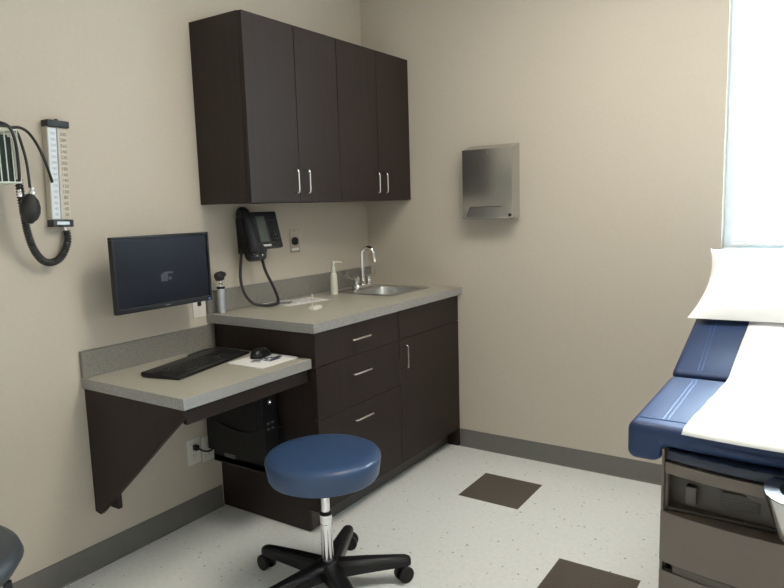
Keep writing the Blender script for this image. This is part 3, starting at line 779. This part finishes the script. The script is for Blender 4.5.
# ------------------------------------------------------------------ sphygmomanometer
GY0, GY1, GZ0, GZ1 = -1.957, -1.884, 1.352, 1.712
t = thing('blood_pressure_gauge', 'tall narrow mercury blood pressure gauge on the left wall', 'blood pressure gauge', (0, -1.92, 1.53))
b = B(); box(b, 0.0008, 0.030, GY0, GY1, GZ0 + 0.008, GZ1 - 0.01, 0.002); part('housing', b, IVORY, t)
yc = (GY0 + GY1) / 2 + 0.000
b = B(); box(b, 0.0295, 0.0335, GY0 + 0.002, yc - 0.005, GZ0 + 0.024, GZ1 - 0.016, 0.0008); part('scale_plate', b, SCALEW, t)
b = B(); box(b, 0.0295, 0.0325, yc + 0.007, GY1 - 0.002, GZ0 + 0.024, GZ1 - 0.016, 0.0008); part('scale_plate', b, IVORY, t)
b = B(); cyl(b, (0.0335, yc + 0.001, GZ0 + 0.02), (0.0335, yc + 0.001, GZ1 - 0.012), 0.0045, n=14); part('glass_tube', b, TUBEGL, t)
Mt = Matrix(((0, 0, 1, 0), (1, 0, 0, 0), (0, 1, 0, 0), (0, 0, 0, 1)))
b = B(); b2 = B()
for k in range(15):
    zz = GZ0 + 0.040 + k * (GZ1 - GZ0 - 0.075) / 14
    n = str(20 + 20 * k)
    text_into(b, n, 0.0165, Matrix.Translation((0.0327, yc + 0.0205, zz)) @ Mt)
    if k % 1 == 0: text_into(b2, n, 0.0130, Matrix.Translation((0.0337, yc - 0.018, zz)) @ Mt)
part('scale_numerals', b, NUM, t); part('scale_numerals', b2, NUMB, t)
b = B(); box(b, 0.0008, 0.044, GY0 - 0.004, GY1 + 0.004, GZ1 - 0.012, GZ1 + 0.012, 0.003); cyl(b, (0.03, yc, GZ1 + 0.011), (0.03, yc, GZ1 + 0.017), 0.006); part('top_cap', b, BLACK2, t)
b = B(); box(b, 0.0008, 0.042, GY0 - 0.001, GY1 + 0.003, GZ0 - 0.004, GZ0 + 0.022, 0.003); bc = part('bottom_cap', b, BLACK2, t)
b = B(); box(b, 0.0415, 0.0430, GY0 + 0.012, GY1 - 0.014, GZ0 + 0.004, GZ0 + 0.015); part('name_strip', b, STEEL, bc)
b = B(); cyl(b, (0.022, -1.905, GZ0 - 0.003), (0.022, -1.900, GZ0 - 0.016), 0.007, n=12); part('tube_connector', b, CHROME, t)
gauge = t
# coiled tube: from the basket, behind the bulb, down and up to the gauge
cp = [(0.070, -2.085, 1.505), (0.072, -2.082, 1.46), (0.070, -2.076, 1.41), (0.062, -2.062, 1.335), (0.052, -2.040, 1.275), (0.042, -2.010, 1.236), (0.034, -1.980, 1.222), (0.030, -1.945, 1.228), (0.027, -1.918, 1.252), (0.025, -1.900, 1.290), (0.023, -1.897, 1.315), (0.022, -1.900, 1.335)]
pts = even(smooth(cp, 22), 0.0024)
b = B(); tube(b, pts, lambda i: 0.0136 if i % 4 < 2 else 0.0098, 12); part('coiled_tube', b, RUBBER, t, ang=80)
b = B(); tube(b, smooth([(0.115, -2.115, 1.670), (0.105, -2.085, 1.672), (0.080, -2.045, 1.660), (0.060, -2.005, 1.620), (0.048, -1.975, 1.565), (0.040, -1.958, 1.525), (0.036, -1.950, 1.505)], 8), 0.0048, 10); part('rubber_tube', b, RUBBER, t)

gauge.rotation_euler = (R(-2.4), 0, 0); gauge.location = (0, -1.913, 1.522)
# basket with cuff on the wall, mostly cut by the frame edge
t = thing('wire_basket', 'white wire basket with black tubing, cut off by left photo edge', 'basket', (0, -2.2, 1.48))
BY0, BY1, BZ0, BZ1, BXX = -2.300, -2.098, 1.492, 1.660, 0.125
b = B()
for zz in (BZ0, BZ1): tube(b, [(0.004, BY0, zz), (BXX, BY0, zz), (BXX, BY1, zz), (0.004, BY1, zz)], 0.0032, 8, closed=True)
n = 11
for k in range(n):
    y = BY0 + (BY1 - BY0) * k / (n - 1); tube(b, [(BXX, y, BZ1), (BXX, y, BZ0), (0.004, y, BZ0), (0.004, y, BZ1)], 0.0020, 6)
for k in range(1, 6):
    x = 0.004 + (BXX - 0.004) * k / 6
    tube(b, [(x, BY0, BZ1), (x, BY0, BZ0), (x, BY1, BZ0), (x, BY1, BZ1)], 0.0020, 6)
part('wire_frame', b, WIREW, t)
b = B(); box(b, 0.0005, 0.004, BY0 + 0.01, BY1 - 0.01, BZ0 + 0.02, BZ1 - 0.01, 0.001); part('back_plate', b, IVORY, t)
b = B()
for k in range(5):
    x = 0.018 + k * 0.021; box(b, x, x + 0.016, BY0 + 0.012, BY1 - 0.010 - 0.004 * (k % 2), BZ0 + 0.004, BZ1 - 0.012 - 0.010 * (k % 3), 0.006)
single('pressure_cuff', b, CUFF, 'dark folded blood pressure cuff stuffed inside the white wire basket', 'cuff', origin=(0.06, -2.2, BZ0))
# inflation bulb hanging from its tube
t = thing('inflation_bulb', 'black rubber squeeze bulb hanging below the wire basket', 'bulb', (0.105, -2.07, 1.44))
bx, by, bz = 0.108, -2.070, 1.406
b = B(); M = Matrix.Translation((bx, by, bz)) @ Matrix.Rotation(R(-6), 4, 'X')
lathe(b, [(0, -0.050), (0.010, -0.049), (0.012, -0.044), (0.024, -0.034), (0.032, -0.012), (0.032, 0.008), (0.026, 0.030), (0.015, 0.044), (0.009, 0.050), (0, 0.050)], (0, 0, 0), 28, 'z', M); part('rubber_ball', b, RUBBER, t, ang=60)
b = B(); lathe(b, [(0, 0.048), (0.010, 0.048), (0.010, 0.058), (0.007, 0.062), (0.007, 0.072), (0, 0.072)], (0.0, 0.006, 0), 16, 'z', M); part('valve', b, CHROME, t)
b = B(); lathe(b, [(0, 0), (0.009, 0), (0.009, 0.014), (0.006, 0.018), (0.006, 0.024), (0, 0.024)], (bx - 0.006, by - 0.026, bz + 0.040), 16); part('release_screw', b, CHROME, t)
b = B(); tube(b, smooth([(bx + 0.000, by + 0.007, bz + 0.070), (bx - 0.002, by + 0.005, bz + 0.15), (bx - 0.004, by - 0.004, bz + 0.21), (bx + 0.004, by - 0.022, bz + 0.252), (bx + 0.022, by - 0.060, bz + 0.264), (bx + 0.020, by - 0.12, bz + 0.258), (bx - 0.02, by - 0.15, bz + 0.22)], 8), 0.0046, 10); part('tube', b, RUBBER, t)
b = B(); tube(b, smooth([(bx - 0.006, by - 0.026, bz + 0.062), (bx + 0.020, by - 0.034, bz + 0.12), (bx + 0.026, by - 0.040, bz + 0.22), (bx + 0.022, by - 0.060, bz + 0.268), (bx - 0.01, by - 0.10, bz + 0.270), (bx - 0.03, by - 0.13, bz + 0.21)], 8), 0.0050, 10); part('tube', b, RUBBER, t)

# ------------------------------------------------------------------ stool
SCX, SCY = 0.872, -1.522
t = thing('stool', 'round blue vinyl rolling stool with chrome post and black base', 'stool', (SCX, SCY, 0))
ZS = 0.428
b = B(); lathe(b, [(0, 0), (0.185, 0), (0.193, 0.004), (0.198, 0.012), (0.205, 0.055), (0.207, 0.068), (0.2055, 0.077), (0.200, 0.085), (0.190, 0.090), (0.170, 0.0925), (0.08, 0.094), (0, 0.0945)], (0, 0, ZS), 64); part('seat', b, BLUE, t, local=True, ang=60)
b = B(); lathe(b, [(0.0, -0.012), (0.055, -0.012), (0.06, -0.001), (0, -0.001)], (0, 0, ZS), 24); box(b, -0.10, 0.10, -0.10, 0.10, ZS - 0.004, ZS - 0.0005); part('seat_plate', b, BLACK, t, local=True)
b = B(); lathe(b, [(0, 0), (0.0155, 0), (0.0155, 0.130), (0, 0.130)], (0, 0, 0.2862), 24); part('piston', b, CHROME, t, local=True)
b = B(); lathe(b, [(0, 0), (0.0220, 0), (0.0220, 0.155), (0.0205, 0.157), (0.0205, 0.160), (0.0220, 0.162), (0.0220, 0.190), (0.0, 0.190)], (0, 0, 0.095), 28); part('column', b, CHROME, t, local=True)
b = B(); lathe(b, [(0.0, 0), (0.0235, 0), (0.0235, 0.007), (0.018, 0.011), (0, 0.011)], (0, 0, 0.2855), 24); part('collar', b, BLACK, t, local=True)
aL = R(33)
cA, sA = math.cos(aL), math.sin(aL)
b = B(); cyl(b, (0.01 * cA, 0.01 * sA, ZS - 0.009), (0.036 * cA, 0.036 * sA, ZS - 0.014), 0.004, n=10)
tube(b, smooth([(0.034 * cA, 0.034 * sA, ZS - 0.012), (0.042 * cA, 0.042 * sA, ZS - 0.035), (0.056 * cA, 0.056 * sA, ZS - 0.066), (0.060 * cA, 0.060 * sA, ZS - 0.078)], 5), lambda i: (0.005, 0.0055, 0.006, 0.007, 0.008, 0.009, 0.0095, 0.010, 0.010, 0.010, 0.0098, 0.0095, 0.009, 0.008, 0.006, 0.003)[min(i, 15)], 12); part('lever', b, BLACK, t, local=True)
b = B(); lathe(b, [(0, 0.055), (0.040, 0.055), (0.052, 0.062), (0.050, 0.090), (0.036, 0.108), (0.024, 0.112), (0, 0.112)], (0, 0, 0), 30); part('hub', b, BLACK2, t, local=True)
for k in range(5):
    a = R(40.8 + 72 * k); M = Matrix.Rotation(a, 4, 'Z')
    b = B()
    st = [(0.030, 0.034, 0.050, 0.106), (0.14, 0.029, 0.056, 0.104), (0.255, 0.023, 0.061, 0.099), (0.288, 0.022, 0.062, 0.096), (0.304, 0.014, 0.064, 0.090)]
    tt = B(); rows = []
    for (x, wd, z0, z1) in st:
        rows.append([tt.verts.new(p) for p in ((x, -wd, z0), (x, wd, z0), (x, wd, z1 - 0.010), (x, wd * 0.62, z1), (x, -wd * 0.62, z1), (x, -wd, z1 - 0.010))])
    for p, q in zip(rows, rows[1:]):
        for i in range(6): tt.faces.new((p[i], p[(i + 1) % 6], q[(i + 1) % 6], q[i]))
    tt.faces.new(rows[0]); tt.faces.new(rows[-1]); bmesh.ops.recalc_face_normals(tt, faces=tt.faces)
    bmesh.ops.bevel(tt, geom=list(tt.edges), offset=0.003, segments=2, affect='EDGES'); merge(b, tt, M)
    lg = part('leg', b, BLACK2, t, local=True)
    sw = R(25 + 70 * k)
    M2 = M @ Matrix.Translation((0.285, 0, 0)) @ Matrix.Rotation(sw, 4, 'Z')
    b = B(); cyl(b, (0.285 * math.cos(a), 0.285 * math.sin(a), 0.050), (0.285 * math.cos(a), 0.285 * math.sin(a), 0.075), 0.006, n=10)
    box(b, -0.018, 0.004, -0.009, 0.009, 0.026, 0.058, 0.004, 2, M2)
    for s in (-1, 1): lathe(b, [(0, -0.0095), (0.026, -0.0095), (0.0300, -0.006), (0.0300, 0.006), (0.026, 0.0095), (0, 0.0095)], (-0.008, s * 0.0165, 0.0304), 22, 'y', M2)
    part('caster', b, BLACK, lg, local=True)

# ------------------------------------------------------------------ exam table
EX0, EX1, EYF, EYH = 1.955, 2.665, -1.655, -0.42
EXC = (EX0 + EX1) / 2
ZT = 0.845
t = thing('exam_table', 'taupe metal exam table with blue padded top beneath the window', 'exam table', (EXC, -1.0, 0))
def bow(x, d): return -d * max(0, 1 - ((x - EXC) / 0.275) ** 2)
def bowed(bm, x0, x1, yb, z0, z1, d, th, bev=0.002, n=14):
    xs = [x0 + (x1 - x0) * k / n for k in range(n + 1)]
    poly = [(x, yb + bow(x, d)) for x in xs] + [(x, yb + th + bow(x, d) * 0) for x in reversed(xs)]
    return prism(bm, poly, 'z', z0, z1, bev, 2)
CX0, CX1 = 2.038, 2.582
b = B()
box(b, CX0, CX0 + 0.012, EYF + 0.02, -0.45, 0.06, 0.79, 0.002); box(b, CX1 - 0.012, CX1, EYF + 0.02, -0.45, 0.06, 0.79, 0.002)
box(b, CX0 + 0.012, CX1 - 0.012, -0.462, -0.45, 0.06, 0.79); box(b, CX0 + 0.012, CX1 - 0.012, -1.60, -0.462, 0.06, 0.07)
box(b, CX0 + 0.012, CX1 - 0.012, -1.60, -0.462, 0.768, 0.788)
box(b, CX0 + 0.012, CX1 - 0.012, -1.59, -1.58, 0.07, 0.768)
box(b, CX0 + 0.03, CX1 - 0.03, -1.55, -0.52, 0.0, 0.06)
box(b, CX0, CX0 + 0.006, EYF + 0.0, EYF + 0.02, 0.06, 0.79, 0.001); box(b, CX1 - 0.006, CX1, EYF + 0.0, EYF + 0.02, 0.06, 0.79, 0.001)
part('cabinet', b, TAUPE, t)
b = B(); bowed(b, CX0 + 0.008, CX1 - 0.008, EYF + 0.002, 0.732, 0.760, 0.045, 0.06); part('lip', b, TAUPE, t)
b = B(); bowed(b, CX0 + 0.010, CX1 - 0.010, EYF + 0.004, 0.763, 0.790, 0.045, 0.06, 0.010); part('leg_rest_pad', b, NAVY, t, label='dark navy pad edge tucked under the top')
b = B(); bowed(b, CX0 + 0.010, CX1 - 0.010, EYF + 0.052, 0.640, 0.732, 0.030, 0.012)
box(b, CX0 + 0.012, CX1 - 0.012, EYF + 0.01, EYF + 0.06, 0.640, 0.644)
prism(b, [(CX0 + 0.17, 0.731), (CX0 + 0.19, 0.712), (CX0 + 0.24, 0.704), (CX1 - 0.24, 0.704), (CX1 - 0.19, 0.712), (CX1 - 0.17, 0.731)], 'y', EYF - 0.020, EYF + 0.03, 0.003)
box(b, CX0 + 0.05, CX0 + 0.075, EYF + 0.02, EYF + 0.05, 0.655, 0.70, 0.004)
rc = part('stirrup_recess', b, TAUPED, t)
b = B(); prism(b, [(2.165, 0.665), (2.245, 0.665), (2.245, 0.703), (2.165, 0.703)], 'y', EYF + 0.021, EYF + 0.0235, 0.001); lp = part('rating_plate', b, COVER, rc, label='small embossed plate')
b = B()
for k in range(4): box(b, 2.172, 2.238 - 0.01 * (k % 2), EYF + 0.0205, EYF + 0.0212, 0.672 + k * 0.0075, 0.6745 + k * 0.0075)
part('print_lines', b, TAUPED, lp)
zs = [(0.508, 0.636), (0.345, 0.487), (0.10, 0.325)]
for k, (z0, z1) in enumerate(zs):
    b = B(); bowed(b, CX0 - 0.001, CX1 + 0.001, EYF, z0, z1, 0.040, 0.014, 0.003); d = part('drawer', b, TAUPE, t)
    if k < 2:
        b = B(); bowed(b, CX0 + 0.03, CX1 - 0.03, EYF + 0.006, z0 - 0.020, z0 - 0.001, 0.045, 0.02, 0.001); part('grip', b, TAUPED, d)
# upholstery: seat section and raised back section
def cushion_poly(x0, x1, z_low, z_mid, z_top):
    top = [x1 - (x1 - x0) * k / 12 for k in range(13)]
    bot = [x0, x0 + 0.078, x0 + 0.086] + [x0 + 0.086 + (x1 - x0 - 0.172) * k / 8 for k in range(1, 8)] + [x1 - 0.086, x1 - 0.078, x1]
    zb = [z_low, z_low, z_mid] + [z_mid] * 7 + [z_mid, z_low, z_low]
    return list(zip(bot, zb)) + [(x, z_top) for x in top]
b = B()
tt = B(); prism(tt, cushion_poly(EX0, EX1, ZT - 0.094, ZT - 0.052, ZT), 'y', EYF, -1.155, 0.0)
for v in tt.verts:
    if v.co.y < -1.5: v.co.y += bow(v.co.x, 0.025)
bmesh.ops.dissolve_limit(tt, angle_limit=R(0.2), verts=tt.verts, edges=tt.edges)
sharp = [e for e in tt.edges if len(e.link_faces) == 2 and e.calc_face_angle(0) > R(50)]
bmesh.ops.bevel(tt, geom=sharp, offset=0.024, segments=5, profile=0.5, affect='EDGES', clamp_overlap=True)
merge(b, tt)
seat = part('seat_cushion', b, BLUETABLE, t, ang=50)
INC = R(21.5)
MB = Matrix.Translation((0, -1.15, ZT)) @ Matrix.Rotation(INC, 4, 'X')
LB = 0.68
b = B()
tt = B(); prism(tt, cushion_poly(EX0, EX1, -0.094, -0.056, 0.0), 'y', 0.004, LB, 0.0)
for v in tt.verts:
    if v.co.y < 0.1: v.co.y += max(0, -v.co.z) * 0.42
bmesh.ops.bisect_plane(tt, geom=list(tt.verts) + list(tt.edges) + list(tt.faces), plane_co=(0, 0.34, 0), plane_no=(0, 1, 0))
for v in tt.verts:
    if v.co.y > 0.345: v.co.x = EXC + (v.co.x - EXC) * 0.80
bmesh.ops.dissolve_limit(tt, angle_limit=R(0.2), verts=tt.verts, edges=tt.edges)
sharp = [e for e in tt.edges if len(e.link_faces) == 2 and e.calc_face_angle(0) > R(50)]
bmesh.ops.bevel(tt, geom=sharp, offset=0.024, segments=5, profile=0.5, affect='EDGES', clamp_overlap=True)
merge(b, tt, MB)
back = part('back_cushion', b, BLUETABLE, t, ang=50)
for xx in (EX0 + 0.072, EX0 + 0.083, EX1 - 0.072, EX1 - 0.083):
    b = B(); tube(b, [(xx, EYF + 0.055, ZT - 0.0006), (xx, -1.18, ZT - 0.0006)], 0.0016, 6); part('seam', b, PIPING, seat)
    b = B(); tube(b, [(xx, 0.03, -0.0006), (xx, 0.33, -0.0006)], 0.0016, 6, M=MB); part('seam', b, PIPING, back)
b = B(); tube(b, [(EX0 + 0.02, EYF + 0.048, ZT), (EX1 - 0.02, EYF + 0.048, ZT)], 0.0020, 6); part('seam', b, PIPING, seat)
b = B(); box(b, CX0 + 0.05, CX1 - 0.05, 0.10, LB - 0.06, -0.064, -0.0565, 0.002, 1, MB)
for xx in (CX0 + 0.06, CX1 - 0.06): cyl(b, (xx, -0.62, 0.785), tuple(MB @ Vector((xx, 0.52, -0.06))), 0.010)
part('back_support', b, TAUPED, t)

# heel stirrup pulled out of the recess
stx, sty, stz = 2.347, EYF - 0.100, 0.783
t = thing('heel_stirrup', 'polished metal heel stirrup sticking out of the exam table front', 'stirrup', (stx, sty, stz - 0.1))
b = B()
def eloop(sx_, sy_, z, dy=0): return [(stx + sx_ * math.copysign(abs(math.cos(2 * PI * k / 40)) ** 0.8, math.cos(2 * PI * k / 40)), sty + dy + sy_ * math.copysign(abs(math.sin(2 * PI * k / 40)) ** 0.8, math.sin(2 * PI * k / 40)), z) for k in range(40)]
loft(b, [eloop(0.060, 0.055, stz - 0.098, 0.012), eloop(0.072, 0.072, stz - 0.06, 0.006), eloop(0.088, 0.085, stz - 0.006), eloop(0.090, 0.087, stz), eloop(0.088, 0.085, stz + 0.003), eloop(0.060, 0.057, stz + 0.003), eloop(0.054, 0.051, stz - 0.05, 0.004), eloop(0.045, 0.042, stz - 0.088, 0.010)], True, True)
part('heel_cup', b, MIRROR, t)
b = B(); box(b, stx - 0.012, stx + 0.012, sty + 0.05, EYF + 0.035, 0.676, 0.694, 0.002); part('arm', b, STEEL, t)

# table paper lying over seat and back sections
PX0, PX1 = 2.083, 2.545
b = B(); rows = []
prof = [(EYF - 0.012, ZT - 0.006), (EYF + 0.006, ZT + 0.0030), (EYF + 0.06, ZT + 0.0042)]
for k in range(1, 9): prof.append((EYF + 0.06 + (-1.20 - EYF - 0.06) * k / 8, ZT + 0.0042))
prof += [(-1.165, ZT + 0.0050), (-1.14, ZT + 0.0100)]
for k in range(1, 11):
    p = MB @ Vector((0, 0.03 + 0.60 * k / 10, 0.0042)); prof.append((p.y, p.z))
xs = [PX0 + (PX1 - PX0) * k / 12 for k in range(13)]
rnd = random.Random(5)
for pi, (y, z) in enumerate(prof):
    rows.append([b.verts.new((x + 0.050 * max(0, y - EYF) / 0.8 + (0.0015 * rnd.uniform(-1, 1) if 0 < pi else 0), y + (bow(x, 0.025) if pi < 3 else 0), z + (0.0012 * rnd.random() if 3 < pi else 0))) for x in xs])
for a, c in zip(rows, rows[1:]):
    for k in range(12): b.faces.new((a[k], a[k + 1], c[k + 1], c[k]))
o = single('table_paper', b, PAPER, 'white paper sheet rolled over the blue exam table top', 'table paper', origin=(EXC, -1.2, ZT), ang=60)
sm = o.modifiers.new('thick', 'SOLIDIFY'); sm.thickness = 0.0008; sm.offset = 1

# pillow
t_l = 'large white paper-covered pillow lying on the raised table end'
MP = MB @ Matrix.Translation((EXC + 0.002, 0.546, 0.0))
PWh, PLh, PT = 0.360, 0.246, 0.078
tt = B(); NU, NV = 36, 28
def pil(u, v, top):
    e = max(0.0, (1 - abs(u) ** 3.2)) ** 0.55 * max(0.0, (1 - abs(v) ** 3.0)) ** 0.55
    pin = 1 - 0.085 * (1 - abs(v) ** 2) * abs(u) ** 4
    pin2 = 1 - 0.05 * (1 - abs(u) ** 2) * abs(v) ** 4
    wr = 0.006 * math.sin(9 * u + 5 * v) * e + 0.004 * math.sin(17 * v - 6 * u + 1.3) * e + 0.003 * math.sin(23 * u + 11 * v) * e
    z0 = 0.020 + 0.040 * abs(u) ** 6 * (0.4 + 0.3 * v) 
    z = z0 + (PT * e + wr if top else -0.012 * e)
    return Vector((u * PWh * pin, v * PLh * pin2, z))
for top in (True, False):
    g = [[tt.verts.new(pil(-1 + 2 * i / NU, -1 + 2 * j / NV, top)) for j in range(NV + 1)] for i in range(NU + 1)]
    for i in range(NU):
        for j in range(NV): tt.faces.new((g[i][j], g[i + 1][j], g[i + 1][j + 1], g[i][j + 1]))
bmesh.ops.remove_doubles(tt, verts=tt.verts, dist=1e-5); bmesh.ops.recalc_face_normals(tt, faces=tt.faces)
b = B(); merge(b, tt, MP)
po = single('pillow', b, PAPER, t_l, 'pillow', origin=tuple(MP @ Vector((0, 0, 0))), ang=70)

# ------------------------------------------------------------------ guest chair at the left frame edge
t = thing('guest_chair', 'charcoal chair at the left photo edge, only seat corner visible', 'chair', (0.29, -2.61, 0))
def sup(cx, cy, a, c, n, m=48): return [(cx + a * math.copysign(abs(math.cos(2 * PI * k / m)) ** (2 / n), math.cos(2 * PI * k / m)), cy + c * math.copysign(abs(math.sin(2 * PI * k / m)) ** (2 / n), math.sin(2 * PI * k / m))) for k in range(m)]
b = B(); H = 0.448; scx, scy = 0.283, -2.600
loft(b, [L3(sup(scx, scy, 0.22, 0.22, 2.2), H - 0.085), L3(sup(scx, scy, 0.254, 0.254, 2.2), H - 0.07), L3(sup(scx, scy, 0.276, 0.276, 2.2), H - 0.035), L3(sup(scx, scy, 0.268, 0.268, 2.2), H - 0.012), L3(sup(scx, scy, 0.245, 0.245, 2.2), H), L3(sup(scx, scy, 0.12, 0.12, 3), H + 0.003)], True, True)
part('seat', b, CHAIRF, t, ang=60)
b = B(); box(b, 0.055, 0.100, -2.83, -2.40, 0.55, 0.86, 0.02, 4); part('backrest', b, CHAIRF, t)
for s in (-1, 1):
    b = B(); tube(b, [(0.515, scy + s * 0.175, 0.0), (0.490, scy + s * 0.160, H - 0.07)], 0.012, 12); part('leg', b, BLACK2, t)
    b = B(); tube(b, smooth([(0.080, scy + s * 0.20, 0.0), (0.110, scy + s * 0.20, H - 0.06), (0.090, scy + s * 0.20, 0.60), (0.080, scy + s * 0.20, 0.80)], 5), 0.012, 12); part('leg', b, BLACK2, t)

# ------------------------------------------------------------------ world, window portal
wd = bpy.data.worlds.new('World'); sc.world = wd; wd.use_nodes = True
bg = wd.node_tree.nodes['Background']; bg.inputs[0].default_value = (0.76, 0.89, 1.0, 1); bg.inputs[1].default_value = 110.0
la = bpy.data.lights.new('window_portal', 'AREA'); la.shape = 'RECTANGLE'; la.size = WX1 - WX0; la.size_y = WZ1 - WZ0
la.cycles.is_portal = True
lo = bpy.data.objects.new('window_portal', la); COL.objects.link(lo); lo.location = ((WX0 + WX1) / 2, 0.135, (WZ0 + WZ1) / 2); lo.rotation_euler = (R(-90), 0, 0)

# ------------------------------------------------------------------ camera
cam = bpy.data.cameras.new('camera'); co = bpy.data.objects.new('camera', cam); COL.objects.link(co)
cam.sensor_fit = 'HORIZONTAL'; cam.sensor_width = 36; cam.lens = 663.267 / 784 * 36; cam.clip_start = 0.02
F = Vector((-0.55389777, 0.82202994, -0.13215155)); Rv = Vector((0.83114584, 0.55525835, -0.02974493)); U = Vector((-0.04892703, 0.12631286, 0.99078313))
co.matrix_world = Matrix(((Rv.x, U.x, -F.x, 2.35920), (Rv.y, U.y, -F.y, -3.25877), (Rv.z, U.z, -F.z, 1.38116), (0, 0, 0, 1)))
sc.camera = co
sc.view_settings.view_transform = 'Standard'; sc.view_settings.look = 'None'; sc.view_settings.gamma = 1.0; sc.view_settings.use_curve_mapping = False
sc.view_settings.exposure = 0.0
sc.cycles.use_denoising = True
sc.cycles.max_bounces = 10; sc.cycles.diffuse_bounces = 6; sc.cycles.glossy_bounces = 5; sc.cycles.transparent_max_bounces = 12
sc.cycles.sample_clamp_indirect = 6.0
sc.cycles.caustics_reflective = False; sc.cycles.caustics_refractive = False
